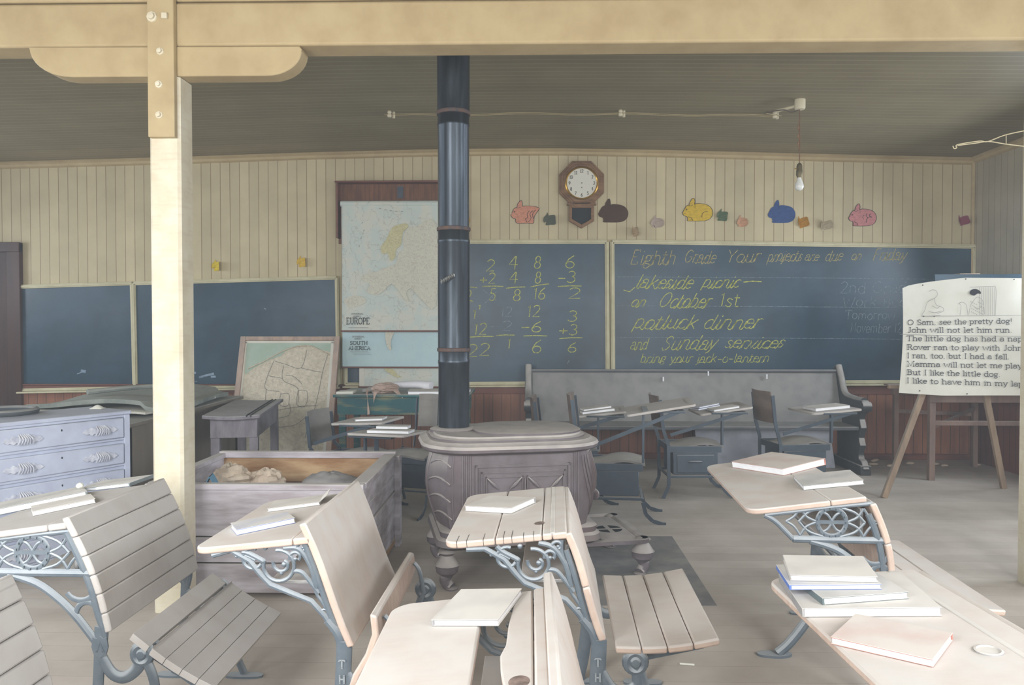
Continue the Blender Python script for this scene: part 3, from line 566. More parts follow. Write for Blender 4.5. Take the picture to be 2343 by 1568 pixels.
t, hg, o_, sh = wallmap('large pull-down map of Europe, pale blue and cream, upper one', 'hanging_map', Y1, 781, 466, 756, 1.2, EUR, .03)
kx = Y1 / F
def mp(px, py): q = WY(px, py, Y1); return (q.x - o_[0], q.z - o_[1])
Tm = lambda a, b, h=.010: (a, -h, b)
sc_ = [(914, 514), (930, 512), (934, 520), (922, 532), (918, 560), (906, 572), (904, 590), (894, 597), (888, 580), (876, 582), (872, 566), (884, 548), (892, 530), (902, 518)]
MB().prism(cat([mp(*p_) for p_ in sc_], 3, True), .004, .009, Tm).build('printed_peninsula', LAND, sh)
ru = [(934, 520), (950, 520), (998, 512), (998, 700), (960, 680), (940, 660), (930, 672), (936, 690), (926, 686), (914, 668), (896, 650), (880, 664), (862, 676), (840, 668), (846, 650), (828, 640), (840, 626), (862, 622), (884, 612), (906, 604), (912, 580), (924, 570), (922, 545)]
MB().prism(cat([mp(*p_) for p_ in ru], 3, True), .003, .007, Tm).build('printed_land', LAND2, sh)
af = [(790, 684), (812, 676), (830, 680), (838, 690), (822, 700), (800, 704), (790, 696)]
MB().prism(cat([mp(*p_) for p_ in af], 3, True), .003, .007, Tm).build('printed_land', LAND2, sh)
mb = MB(); Tt = lambda a, b: (a, -.0115, b)
a = mp(793, 742); b = mp(844, 742); text(mb, 'EUROPE', a[0], b[0] + .012, a[1], .062, .0065, Tt)
mb.build('printed_title', PRINT, sh, flat=True)
mb = MB(); a = mp(804, 720); b = mp(832, 720); text(mb, 'UNIVERSAL', a[0], b[0], a[1], .014, .003, Tt); a = mp(808, 726); b = mp(826, 726); text(mb, 'SERIES', a[0], b[0], a[1], .014, .003, Tt)
a = mp(798, 750); mb.ribbon([(a[0], a[1]), (a[0] + .2, a[1])], .004, Tt)
mb.ribbon([mp(783, 470), mp(783, 752)], .004, Tt)
for x, y, a_ in ((868, 478, 0), (880, 481, 8), (892, 483, 5), (905, 484, 0), (918, 484, -6), (832, 530, 60), (826, 548, 70), (822, 566, 75), (828, 512, 55)):
    q = mp(x, y); mb.ribbon([(q[0], q[1]), (q[0] + .02 * math.cos(R(a_)), q[1] + .02 * math.sin(R(a_)))], .006, Tt)
mb.build('small_print', FAINT, sh, flat=True)
Y2 = YB - .115; kx = Y2
t, hg, o_, sh = wallmap('pull-down map of South America showing mostly pale blue sea, hanging under the Europe map', 'hanging_map', Y2, 783, 700, 839, 1.2, SAM)
mp2 = lambda px, py: (lambda q: (q.x - o_[0], q.z - o_[1]))(WY(px, py, Y2))
MB().prism(cat([mp2(*p_) for p_ in [(884, 758), (902, 758), (898, 770), (894, 784), (896, 800), (890, 800), (884, 785), (882, 770)]], 3, True), .004, .009, Tm).build('printed_land', LAND2, sh)
mb = MB(); a = mp2(801, 789); b = mp2(842, 789); text(mb, 'SOUTH', a[0], b[0], a[1], .036, .005, Tt); a = mp2(798, 800); b = mp2(848, 800); text(mb, 'AMERICA', a[0], b[0], a[1] - .004, .036, .005, Tt)
mb.build('printed_title', PRINT, sh, flat=True)
mb = MB(); a = mp2(806, 772); text(mb, 'UNIVERSAL', a[0], a[0] + .125, a[1], .014, .003, Tt); a = mp2(811, 777); text(mb, 'SERIES', a[0], a[0] + .075, a[1], .014, .003, Tt)
for y in (805, 808, 812): a = mp2(802 + (y - 805), y); mb.ribbon([(a[0], a[1]), (a[0] + .18, a[1])], .003, Tt)
mb.build('small_print', FAINT, sh, flat=True)
Y3 = YB - .095
t, hg, o_, sh = wallmap('lowest pale map in a cream border, almost hidden under the South America map', 'hanging_map', Y3, 822, 800, 884, 1.02, EUR)
mb = MB(); mp3 = lambda px, py: (lambda q: (q.x - o_[0], q.z - o_[1]))(WY(px, py, Y3))
a = mp3(822, 884); MB().box(0, .05, -.006, -.002, 0, hg - .01).build('paper_border', PAPER, sh)
MB().prism(cat([mp3(*p_) for p_ in [(880, 842), (900, 846), (910, 858), (918, 862), (908, 864), (894, 856), (884, 850)]], 3, True), .004, .009, Tm).build('printed_land', LAND, sh)

# ------------------------------------------------------------------ stovepipe and stove
PX_, PY_ = -.416, 4.33; ps = R(12)
t = thing('stovepipe', 'tall dark blue-black metal stovepipe rising from the stove to the ceiling', 'stovepipe', (PX_, PY_, .755))
zz = lambda y: H + (745 - y) * PY_ / F - .755
bounds = [0, zz(800), zz(525), zz(262), 2.33]; rr = [.086, .088, .087, .090]
for i in range(4):
    r_ = rr[i]; z0, z1 = bounds[i], bounds[i + 1]
    MB().lathe([(r_, z0), (r_ * 1.0, z0 + .02), (r_ * 1.0, z1 - .08), (r_ * 1.025, z1 - .075), (r_ * 1.025, z1 - .06), (r_, z1 - .055), (r_, z1 - .004), (r_ * .97, z1)], 40).build('pipe_section', PIPE, t)
for z in bounds[1:4]:
    MB().lathe([(.088, z - .012), (.0925, z - .01), (.0935, z), (.0925, z + .008), (.088, z + .01)], 40).build('rusty_joint', RUST, t)
mb = MB(); zc = zz(641); xc = -.03
mb.tube([(xc, -.085, zc), (xc, -.115, zc)], .004, 8)
pts = [(xc - .03 + .075 * i / 60, -.115 + .012 * math.sin(i * .9), zc - .018 + .04 * i / 60 + .012 * math.cos(i * .9)) for i in range(61)]
mb.tube(pts, .0028, 6); mb.build('coiled_damper_handle', mat('wire_steel', (170, 172, 172), rough=.35, metal=.9, bump=0), t)

t = thing('cast_iron_stove', 'large dusty cast iron box stove with ornate side panel in the middle of the room', 'stove', (-.44, 3.93, 0), ps)
def ss(u0, u1, v0, v1, r, z0, z1, inset=0):  # rounded slab
    return rrect(u0 + inset, u1 - inset, v0 + inset, v1 - inset, max(.01, r - inset))
def stack(mb, u0, u1, v0, v1, r, prof):      # prof list of (inset, z): rounded body skin
    n = None; vs = []
    for ins, z in prof:
        P = rrect(u0 + ins, u1 - ins, v0 + ins, v1 - ins, max(.012, r - ins)); n = len(P); vs += [(a, b, z) for a, b in P]
    m_ = len(prof); fs = [(i * n + k, i * n + (k + 1) % n, (i + 1) * n + (k + 1) % n, (i + 1) * n + k) for i in range(m_ - 1) for k in range(n)]
    return mb.add(vs, fs + [tuple(range(n - 1, -1, -1)), tuple(range((m_ - 1) * n, m_ * n))])
stack(MB(), -.085, .87, -.055, .69, .25, [(.03, .69), (.0, .705), (-.004, .72), (.004, .735), (.03, .742), (.04, .75)]).build('top_plate', STOVE, t)
tp = stack(MB(), -.035, .81, .01, .63, .24, [(0, .75), (.0, .758), (.02, .765), (.025, .774)]).build('raised_lid', STOVE, t)
stack(MB(), .2, .79, .05, .59, .2, [(0, .774), (.0, .783), (.01, .786)]).build('swing_cover', STOVE, tp)
mb = MB(); mb.lathe([(.135, .774), (.135, .79), (.105, .80), (.1, .80)], 32, lambda a, b, h: (a + .107, b + .386, h - .012)); mb.build('pipe_collar', STOVE, t)
# body: flat long sides, bulging ends
def body(z):  # half outline bulge of the ends by height
    k = (z - .3) / .4; return .02 + .065 * math.sin(math.pi * min(1, max(0, .1 + .85 * (1 - k))))
zs = [.27, .32, .38, .44, .5, .56, .62, .66, .70]; vs = []; 
for z in zs:
    e = body(z); L0, L1 = .02 - e, .80 + e
    half = [(L1 - .0, .33 + .0)]
    ring = [(L0 + .005, .33), (L0 + .02, .18), (.06 - e * .4, .05), (.1, .0), (.72, .0), (.76 + e * .4, .05), (L1 - .02, .18), (L1, .33), (L1 - .02, .48), (.76 + e * .4, .6), (.72, .65), (.1, .65), (.06 - e * .4, .6), (L0 + .02, .48)]
    vs += [(a, b, z) for a, b in ring]
n = 14; MB().add(vs, [(i * n + k, i * n + (k + 1) % n, (i + 1) * n + (k + 1) % n, (i + 1) * n + k) for i in range(len(zs) - 1) for k in range(n)] + [tuple(range(n - 1, -1, -1)), tuple(range((len(zs) - 1) * n, len(zs) * n))]).build('firebox', STOVE, t, angle=28)
fb = t
# ornate long side
mb = MB(); T = lambda a, b, h: (a, -h, b)
def framed(mb, x0, x1, z0, z1, w, h):
    mb.box(x0, x1, -h, .004, z1 - w, z1); mb.box(x0, x1, -h, .004, z0, z0 + w); mb.box(x0, x0 + w, -h, .004, z0, z1); mb.box(x1 - w, x1, -h, .004, z0, z1)
framed(mb, .17, .67, .33, .635, .012, .012); framed(mb, .2, .645, .345, .6, .008, .007)
for c0 in (.225, .44):
    c1 = c0 + .195; framed(mb, c0, c1, .38, .575, .006, .01); cm, cz_ = (c0 + c1) / 2, .4775
    for sx in (-1, 1):
        for sz in (-1, 1):
            mb.tube([(cm + sx * .03, -.004, cz_ + sz * .03), (cm + sx * .055, -.012, cz_ + sz * .055), (cm + sx * .092, -.006, cz_ + sz * .092)], [.003, .009, .003], 6)
    mb.lathe([(.014, 0), (.013, .012), (.006, .016), (.001, .017)], 12, lambda a, b, h: (cm + a, -h, cz_ + b))
mb.tube([(.43, -.004, .4), (.43, -.012, .48), (.43, -.004, .56)], [.004, .01, .004], 6)
mb.build('ornate_side_panel', STOVE, fb, bevel=0)
mb = MB()
for x in (.105, .125, .145, .695, .715): mb.tube([(x, -.001, .3), (x, -.004, .5), (x, -.001, .69)], .006, 6)
def skin(s_, z, side=1):         # point on the rounded end skin, s_ 0..1 from the flat side round to the end
    e = body(z); L1 = .80 + e; P4 = [(.72, .0), (.76 + e * .4, .05), (L1 - .02, .18), (L1, .33)]
    if side < 0: L0 = .02 - e; P4 = [(.1, .0), (.06 - e * .4, .05), (L0 + .02, .18), (L0 + .005, .33)]
    f = min(2.999, s_ * 3); i = int(f); f -= i; return (P4[i][0] + (P4[i + 1][0] - P4[i][0]) * f, P4[i][1] + (P4[i + 1][1] - P4[i][1]) * f, z)
for k in range(6): mb.tube([skin(.12 + .09 * k + .42 * (q / 12) ** 1.6, .67 - .34 * q / 12) for q in range(13)], .0085, 6)
for k in range(4): mb.tube([skin(.25 + .5 * q / 8, .62 - .09 * k + .03 * math.sin(q / 8 * 3.14), -1) for q in range(9)], .006, 6)
for k in (.2, .85): mb.tube([skin(k, .68 - .38 * q / 10, -1) for q in range(11)], .006, 6)
mb.build('corner_flutes', STOVE, fb)
mb = MB(); ex = .885
dd = MB(); dd.lathe([(.12, 0), (.11, .014), (.08, .02), (.001, .024)], 24, lambda a, b, h: (ex - .03 + h, .32 + a, .46 + b)); dd.build('fire_door', STOVE, t)
ku, kv, kz = skin(.6, .43)
mb = MB(); mb.lathe([(.03, -.006), (.034, .006), (.028, .014), (.014, .008), (.012, .018), (.001, .02)], 18, lambda a, b, h: (ku + h * .85 - a * .5, kv - h * .5 + a * .85, kz + b)); mb.build('draught_knob', STOVE, t)
stack(MB(), -.02, .85, -.02, .67, .09, [(.03, .2), (-.005, .22), (.0, .25), (.02, .262), (.015, .29), (.03, .3)]).build('base_moulding', STOVE, t)
he = MB(); stack(he, .7, 1.13, .02, .66, .05, [(.05, .17), (.0, .18), (.0, .2), (.035, .2), (.05, .185)]); he = he.build('hearth_plate', STOVE, t)
mb = MB(); stack(mb, .87, 1.08, .08, .58, .04, [(0, .184), (.004, .192), (.012, .193)]); ah = mb.build('hearth_lid', STOVE, he)
mb = MB()
for k in range(4):
    a0 = 90 * k + 12; P = [(.98 + .075 * math.cos(R(a0 + 66 * i / 6)), .3 + .075 * math.sin(R(a0 + 66 * i / 6))) for i in range(7)] + [(.98 + .02 * math.cos(R(a0 + 33)), .3 + .02 * math.sin(R(a0 + 33)))]
    mb.prism(P, .1925, .1945, lambda a, b, h: (a, b, h))
mb.build('draught_slots', DARK, he)
for u, v in ((.03, .03), (1.1, .08), (.03, .6), (1.1, .6)):
    sx = -1 if u < .5 else 1; mb = MB()
    mb.lathe([(.03, .2), (.045, .19), (.03, .175), (.04, .16), (.062, .125), (.056, .09), (.032, .07), (.026, .06)], 18, lambda a, b, h: (u + a, v + b, h))
    mb.tube(cat([(u, v, .08), (u + sx * .01, v, .05), (u - sx * .005, v, .02), (u - sx * .02, v - .01, .008)], 5), [.03, .022, .02, .03], 12)
    mb.lathe([(.034, 0), (.034, .008), (.02, .012)], 14, lambda a, b, h: (u - sx * .02 + a, v - .01 + b, h))
    mb.tube([(u + .063 * math.cos(R(a)), v + .063 * math.sin(R(a)), .125) for a in range(0, 360, 24)], .003, 5, closed=True)
    mb.build('leg', STOVE, t)
o = MB().prism([(.25, 3.95), (.25, 4.98), (.915, 4.98), (.905, 3.75), (.3, 3.74)], .0005, .004, lambda a, b, h: (a, b, h)).build('floor_sheet', mat('dull_dark_sheet_metal', (122, 122, 122), (152, 148, 142), 5, rough=.8, lo=.4, hi=.7))
tag(o, 'dark flat metal sheet lying on the floor under and right of the stove', 'metal sheet')

# ------------------------------------------------------------------ cast iron school desks
IR = dict(L1=dict(x=-1.416, y=2.662, psi=-.011, W=.62, a=.40, z1=.69, z2=.745, b=(.007, .763, .139, .41), s=(.206, .405, .46, .243)),
          M1=dict(x=-.631, y=2.58, psi=-.024, W=.64, a=.36, z1=.69, z2=.73, b=(-.015, .772, .128, .41), s=(.195, .5, .13, .2)),
          M2=dict(x=.125, y=2.621, psi=-.035, W=.665, a=.37, z1=.702, z2=.742, b=(.012, .741, .116, .424), s=(.142, .405, .444, .437)),
          R1=dict(x=1.22, y=3.224, psi=-.055, W=.90, a=.416, z1=.688, z2=.745, b=(.033, .722, .103, .44), s=(.17, .40, .478, .352)),
          R2=dict(x=1.012, y=1.546, psi=.037, W=.95, a=.388, z1=.702, z2=.723, b=(.02, .72, .12, .42), s=(.17, .40, .47, .38)),
          M3=dict(x=.038, y=1.541, psi=-.003, W=.60, a=.364, z1=.684, z2=.725, b=(.015, .769, .12, .42), s=(.17, .40, .47, .38)),
          L0=dict(x=-1.215, y=1.50, psi=-.02, W=.62, a=.40, z1=.69, z2=.745, b=(-.012, .763, .10, .41), s=(.19, .405, .46, .38)))
def spiral(cx, cz, r0, r1, a0, a1, n=16):
    return [(cx + (r0 + (r1 - r0) * i / n) * math.cos(R(a0 + (a1 - a0) * i / n)), cz + (r0 + (r1 - r0) * i / n) * math.sin(R(a0 + (a1 - a0) * i / n))) for i in range(n + 1)]
def iron_side(kind, P, v, m):
    key_ = [k for k in IR if IR[k] is P][0]
    z1, z2, a = P['z1'], P['z2'], P['a']; ub1, zb1, ub2, zb2 = P['b']; us1, zs1, us2, zs2 = P['s']
    ztop = lambda u: z2 + (z2 - z1) / a * min(u, 0) - .028
    mb = MB(); t = lambda pts, r, n=8, sq=.8, k=6: mb.tube([(p_[0], v, p_[1]) for p_ in (cat(pts, k) if len(pts) < 9 else pts)], r, n, sq=sq, axis=(0, 1, 0))
    if kind == 'lattice':
        bz = .585; xo = -.06 if key_ == 'L0' else 0; u0, u1 = -.35, .045 + xo
        t([(u0, ztop(u0)), (-.1, ztop(-.1)), (u1 - .02, ztop(0))], .008)
        t([(-.25, bz), (-.08, bz), (.085 + xo, bz)], .013); t([(u0, ztop(u0)), (-.31, .645), (-.25, bz)], .009)
        rc = (-.115 + xo, .648); mb.tube([(rc[0] + .05 * math.cos(R(q)), v, rc[1] + .05 * math.sin(R(q))) for q in range(0, 360, 12)], .0085, 8, closed=True, sq=.7, axis=(0, 1, 0))
        mb.bar((rc[0] - .045, v, rc[1]), (rc[0] + .045, v, rc[1]), .008, .012)
        for s_ in (-1, 1):
            c0 = rc[0] + s_ * .11
            for sz in (-1, 1):   # diamond lattice of curved ribs
                t([(rc[0] + s_ * .05, rc[1]), (c0 - s_ * .022, rc[1] + sz * .018), (c0, rc[1] + sz * .05)], .005, 6)
                t([(c0 + s_ * .05, rc[1]), (c0 + s_ * .022, rc[1] + sz * .018), (c0, rc[1] + sz * .05)], .005, 6)
                t([(rc[0] + s_ * .03, rc[1] + sz * .052), (c0 - s_ * .03, rc[1] + sz * .035), (c0 + s_ * .005, rc[1] + sz * .0)], .005, 6)
                t([(rc[0], rc[1] + sz * .004), (rc[0] + s_ * .015, rc[1] + sz * .026), (rc[0] + s_ * .034, rc[1] + sz * .036)], .005, 6)
        for q in range(0, 360, 24): mb.box(rc[0] + .05 * math.cos(R(q)) - .003, rc[0] + .05 * math.cos(R(q)) + .003, v - .011, v + .002, rc[1] + .05 * math.sin(R(q)) - .003, rc[1] + .05 * math.sin(R(q)) + .003)
        t([(-.19, .58), (-.1, .55), (-.03, .5), (.02, .45), (.06, .40), (.09, .36)], .013, k=5)
        mb.tube([(.035 + xo + .05 * math.cos(R(q)), v, .545 + .045 * math.sin(R(q))) for q in range(-150, 20, 10)], .009, 8, sq=.7, axis=(0, 1, 0))
        mb.tube([(.055 + xo + .035 * math.cos(R(q)), v, .455 + .04 * math.sin(R(q))) for q in range(10, 200, 12)], .009, 8, sq=.7, axis=(0, 1, 0))
        bq = lambda s_: (ub1 + (ub2 - ub1) * s_ + .018 * math.sin(math.pi * s_) - (.036 if key_ != 'L0' else .052), zb1 + (zb2 - zb1) * s_ - .01)
        t([bq(.12), bq(.35), bq(.6), bq(.85), (ub2 - .03 + xo * .4, zb2 - .01), (.1 + xo * .5, .35)], .012)
    else:
        t([(-.30, ztop(-.3)), (-.245, .684), (-.188, .653), (-.156, .614), (-.126, .583), (-.067, .56), (-.004, .536), (.038, .49), (.061, .45)], .009)
        t([(.045, .48), (.075, .44), (.09, .39)], .014)
        rc = (-.1, .64); mb.tube([(p_[0], v, p_[1]) for p_ in spiral(rc[0], rc[1], .046, .046, 100, -190, 22)], .006, 8, axis=(0, 1, 0))
        mb.tube([(p_[0], v, p_[1]) for p_ in spiral(rc[0] + .012, rc[1] + .006, .03, .01, 170, 420, 14)], .0055, 8, axis=(0, 1, 0)); mb.ball((rc[0] + .016, v, rc[1] + .004), .008, 8); mb.ball((rc[0] + .008, v, rc[1] - .022), .006, 8)
        mb.tube([(p_[0], v, p_[1]) for p_ in spiral(-.178, .66, .03, .03, 70, 330, 14)], .0055, 8, axis=(0, 1, 0)); mb.ball((-.14, v, .693), .008, 8)
        t([(-.21, ztop(-.21)), (-.19, .675), (-.15, .655), (-.146, .65)], .008); t([(-.23, .665), (-.2, .668), (-.17, .655)], .005)
        mb.tube([(p_[0], v, p_[1]) for p_ in spiral(-.048, .665, .02, .010, 200, -40, 14)], .0055, 8, axis=(0, 1, 0)); mb.ball((-.05, v, .66), .006, 8)
        t([(-.085, ztop(-.085)), (-.04, .69), (-.005, .64), (.012, .575)], .008); t([(-.055, .625), (-.03, .62), (.0, .585), (.02, .56)], .007)
        mb.tube([(p_[0], v, p_[1]) for p_ in spiral(-.028, .695, .018, .008, 200, -70, 14)], .0055, 8, axis=(0, 1, 0)); mb.ball((-.027, v, .694), .005, 8)
        t([(-.015, ztop(0)), (-.016, .68), (.0, .62), (.012, .56)], .006)
        t([(.014, .635), (.008, .6), (.012, .56), (.028, .535), (.048, .5), (.062, .46)], [.004, .016, .01, .007, .006, .006])
        mb.tube([(p_[0], v, p_[1]) for p_ in spiral(.036, .50, .014, .007, 20, 260, 12)], .0045, 6, axis=(0, 1, 0))
        bq = lambda s_: (ub1 + (ub2 - ub1) * s_ + .018 * math.sin(math.pi * s_) * (.7 - 1.2 * s_) - .034, zb1 + (zb2 - zb1) * s_ - .01)
        t([bq(.15), bq(.4), bq(.65), bq(.9), (ub2 - .025, zb2 - .02), (.095, .37)], .009)
    # pedestal, U to the seat hinge, legs
    hz = min(zs1, .41) - .05; hu = us1 + .06
    if P is IR['L1']: hu, hz = .228, .337
    if P is IR['M1']: hu, hz = .24, .37
    st = .017 if kind == 'lattice' else .024
    mb.tube([(p_[0], v, p_[1]) for p_ in cat([(.095, .42), (.092, .34), (.085, .22), (.07, .1), (.05, .01)], 5)], [st, st, st * .9, st * .8, st], 10, sq=.55, axis=(0, 1, 0))
    mb.tube([(p_[0], v, p_[1]) for p_ in cat([(.095, .33), (.13, .275), (.17, .262), (.21, .29), (hu, hz)], 5)], [.018, .017, .016, .016, .02], 10, sq=.6, axis=(0, 1, 0))
    mb.tube([(hu + .026 * math.cos(R(q)), v, hz + .028 * math.sin(R(q))) for q in range(0, 360, 20)], .014, 8, closed=True, axis=(0, 1, 0))
    mb.lathe([(.022, -.012), (.022, .004), (.012, .016), (.004, .017)], 14, lambda a_, b_, h: (hu + a_, v - h * (1), hz + b_))
    mb.tube([(p_[0], v, p_[1]) for p_ in cat([(hu + .01, hz - .02), (hu + .035, .25), (hu + .05, .12), (hu + .09, .015)], 5)], [.016, .014, .013, .014], 10, sq=.7, axis=(0, 1, 0))
    for fu in (.05, hu + .09):
        mb.prism(cat([(fu - .06, -.018), (fu, -.024), (fu + .06, -.018), (fu + .075, 0), (fu + .06, .018), (fu, .024), (fu - .06, .018), (fu - .07, 0)], 2, True), 0, .008, lambda a_, b_, h: (a_, v + b_, h))
    o = mb.build('side_frame', m[0], m[1])
    return o, hu, hz
def iron_desk(key, label, kind, top, nb, ns, wood=DESKTOP, shelf=True, groove=None, grp=None):
    P = IR[key]; t = thing('iron_school_desk', label, 'school desk', (P['x'], P['y'], 0), P['psi'], grp)
    W, a, z1, z2 = P['W'], P['a'], P['z1'], P['z2']; sl = math.atan2(z2 - z1, a); cs, sn = math.cos(sl), math.sin(sl)
    T = lambda u, v, h: (u * cs - h * sn, v, z2 + u * sn + h * cs)
    mb = MB()
    for i in range(len(top) - 1):
        u0, u1 = top[i] + .001, top[i + 1] - .001
        if isinstance(top[i + 1], complex): pass
        rs = (0, .05, .05, 0) if i == 0 else (0, 0, 0, 0)
        P_ = rrect(u0, u1, -W / 2, W / 2, 0, rs); mb.prism(P_, -.02, 0, T)
    tp_ = mb.build('desktop', wood, t, bevel=.005)
    if groove is not None:
        mb = MB(); mb.box(groove - .007, groove + .007, -W / 2 + .005, W / 2 - .005, -.012, .0012, T); mb.build('pencil_groove', GREYC, tp_, bevel=.002)
    # backrest
    ub1, zb1, ub2, zb2 = P['b']; mb = MB(); 
    prof = lambda s_: (ub1 + (ub2 - ub1) * s_ + .018 * math.sin(math.pi * s_) * (1 if s_ < .5 else 1) * (1 if kind == 'lattice' else .7 - 1.2 * s_), zb1 + (zb2 - zb1) * s_)
    gap = .0022
    for i in range(nb):
        s0, s1 = i / nb, (i + 1) / nb; q = [prof(s0 + (s1 - s0) * j / 6) for j in range(7)]
        if i: q[0] = (q[0][0], q[0][1] - gap * .6)
        nrm = (math.cos(.35), .34)
        poly = [(u, z) for u, z in q] + [(u - .022 * .95, z - .022 * .3) for u, z in reversed(q)]
        mb.prism(poly, -W / 2, W / 2, lambda a_, b_, h: (a_, h, b_))
    mb.build('backrest', wood, t, bevel=.005)
    # seat
    us1, zs1, us2, zs2 = P['s']; mb = MB(); fold = key == 'M1'
    pr = lambda s_: (us1 + (us2 - us1) * s_ + (.02 * math.sin(math.pi * s_ * 2) if fold else 0), zs1 + (zs2 - zs1) * s_ - (0 if fold else .012 * math.sin(math.pi * s_)))
    for i in range(ns):
        s0, s1 = i / ns, (i + 1) / ns; q = [pr(s0 + (s1 - s0) * j / 5) for j in range(6)]
        off = Vector((zs2 - zs1, -(us2 - us1))).normalized() * .022; 
        if key == 'L1' and i: q[0] = (q[0][0] + (.012 if i == 1 else .0012), q[0][1] - .001)
        elif i: q[0] = (q[0][0] + .002, q[0][1])
        poly = q + [(u + off.x, z + off.y) for u, z in reversed(q)]
        ww = W / 2 - (.03 if key == 'L1' and i == 0 else 0)
        mb.prism(poly, -W / 2, ww, lambda a_, b_, h: (a_, h, b_))
    st_ = mb.build('seat', wood, t, bevel=.006)
    for s_ in (-1, 1):
        o, hu, hz = iron_side(kind, P, s_ * (W / 2 - .016), (IRON, t))
        if not fold:
            mb = MB(); v = s_ * (W / 2 - .05); mb.bar((hu, v, hz), (us2 - .04, v, zs2 - .035), .012, .03); mb.bar((us1 + .02, v, zs1 - .026), (us2 - .02, v, zs2 - .028), .02, .008); mb.build('seat_bracket', IRON, t)
        else:
            mb = MB(); v = s_ * (W / 2 - .06); mb.tube(cat([(.24, v, .37), (.225, v, .45), (.205, v, .48)], 4), .008, 8); mb.tube(cat([(.24, v, .37), (.2, v, .25), (.165, v, .22)], 4), .008, 8); mb.build('seat_bracket', IRON, t)
    if shelf:
        mb = MB(); mb.box(-.14, .02, -W / 2 + .05, W / 2 - .05, .575, .585); mb.box(-.005, .007, -W / 2 + .05, W / 2 - .05, .587, .69); mb.build('book_shelf', GREYC, t, bevel=.002)
    return t, T, tp_
def onbook(key, name, u, v, ang, L, W, th, base, m, label, flap=False, grp=None):
    P = IR[key]; sl = math.atan2(P['z2'] - P['z1'], P['a']); cs, sn = math.cos(sl), math.sin(sl)
    loc = Vector((u * cs - (base + .0006) * sn, v, P['z2'] + u * sn + (base + .0006) * cs)); rz = Matrix.Rotation(P['psi'], 4, 'Z')
    M = Matrix.Translation((P['x'], P['y'], 0)) @ rz @ Matrix.Translation(loc) @ Matrix.Rotation(-sl, 4, 'Y') @ Matrix.Rotation(R(ang), 4, 'Z')
    return book(label, M, L, W, th, m, flap, grp)
def book(label, M, L, W, th, m, flap=False, grp=None, spine='f'):
    t = thing('book', label, 'book', (0, 0, 0), 0, grp); t.matrix_world = M
    c_ = .0022; mb = MB(); x0, x1, y0, y1 = -L / 2, L / 2, -W / 2, W / 2
    mb.box(x0, x1, y0, y1, 0, c_); mb.box(x0, x1, y0, y1, th - c_, th)
    if spine == 'f': mb.box(x0, x1, y1 - .002, y1 + .003, .0, th)
    elif spine == 'r': mb.box(x1 - .002, x1 + .003, y0, y1, 0, th)
    elif spine == 'l': mb.box(x0 - .003, x0 + .002, y0, y1, 0, th)
    mb.build('cover', m, t, bevel=.0008)
    if flap:
        MB().slab(lambda i, j: (x1 - .001 + .03 * i, y0 + (y1 - y0) * j, th + .022 * i), 3, 4, (0, 0, .002)).build('bent_up_cover', m, t)
    mb = MB(); mb.box(x0 + .003, x1 - .003, y0 + .003, y1 - .003, c_, th - c_); mb.build('pages', PAGES, t)
    return t

tL1, TL1, _ = iron_desk('L1', 'grey slatted school desk with lattice iron side and sagging seat before the left post', 'lattice', [-.40, -.06, 0], 6, 5, DESKTOPG)
iron_desk('L0', 'grey slatted desk back cut off at the bottom left corner', 'lattice', [-.40, -.06, 0], 6, 5, DESKTOPG)
iron_desk('M1', 'school desk with scrollwork iron side and one-piece curved backrest, in front of the wooden bin', 'scroll', [-.36, -.055, 0], 1, 1)
tM2, TM2, tp2 = iron_desk('M2', 'cracked plank school desk with scroll iron side standing before the stove', 'scroll', [-.37, -.215, -.075, -.045, 0], 2, 4, groove=-.043)
iron_desk('R1', 'double school desk with ring and lattice iron side, in front of the easel', 'lattice', [-.416, -.125, 0], 2, 3, grp=None)
tR2, TR2, tp5 = iron_desk('R2', 'nearest right double desk carrying the stack of four books', 'lattice', [-.388, -.07, 0], 2, 3, groove=-.068)
# the nearest desk has a broken top with a gap in it
t, T3d, tp6 = iron_desk('M3', 'nearest centre desk with a wide gap broken in its pale top', 'scroll', [-.364, -.143], 2, 3)
P = IR['M3']; mb = MB(); W = P['W']
jag = [(-.084, -W / 2), (-.088, -.26), (-.08, -.2), (-.09, -.12), (-.094, -.05), (-.084, 0), (-.082, .1), (-.075, .2), (-.07, W / 2), (-.03, W / 2), (-.03, -W / 2)]
mb.prism(jag, -.02, 0, T3d); mb.build('broken_rear_plank', DESKTOP, t, bevel=.004)
MB().box(-.027, .0, -W / 2, W / 2, -.02, .004, T3d).build('rear_ledge', DESKTOP, t, bevel=.005)
for (T_, u, v, par, r_, nm) in ((T3d, -.055, -.172, t, .024, 0), (TM2, -.085, -.2, tp2, .02, 0), (TR2, -.119, -.018, tp5, .026, 1)):
    mb = MB()
    if nm: mb.lathe([(r_, .0), (r_, .003), (r_ * .82, .004), (r_ * .78, .001), (.001, .001)], 28, lambda a, b, h: T_(u + a, v + b, h)); mb.build('inkwell_lid', GREYC, par)
    else: mb.lathe([(r_, .0003), (r_ * .98, .001), (.001, .0011)], 24, lambda a, b, h: T_(u + a * .8, v + b, h)); mb.build('inkwell_hole', mat('shadowy_hole', (96, 84, 78), (150, 130, 120), 40, rough=.9), par)
mb = MB()
for u in (-.33, -.3, -.25, -.19, -.165, -.13, -.1): mb.box(u - .0006, u + .0006, -.665 / 2 - .0006, -.665 / 2 + .03 + .05 * ((u * 37) % 1), -.018, .0006, TM2)
mb.build('split_cracks', DARK, tp2)
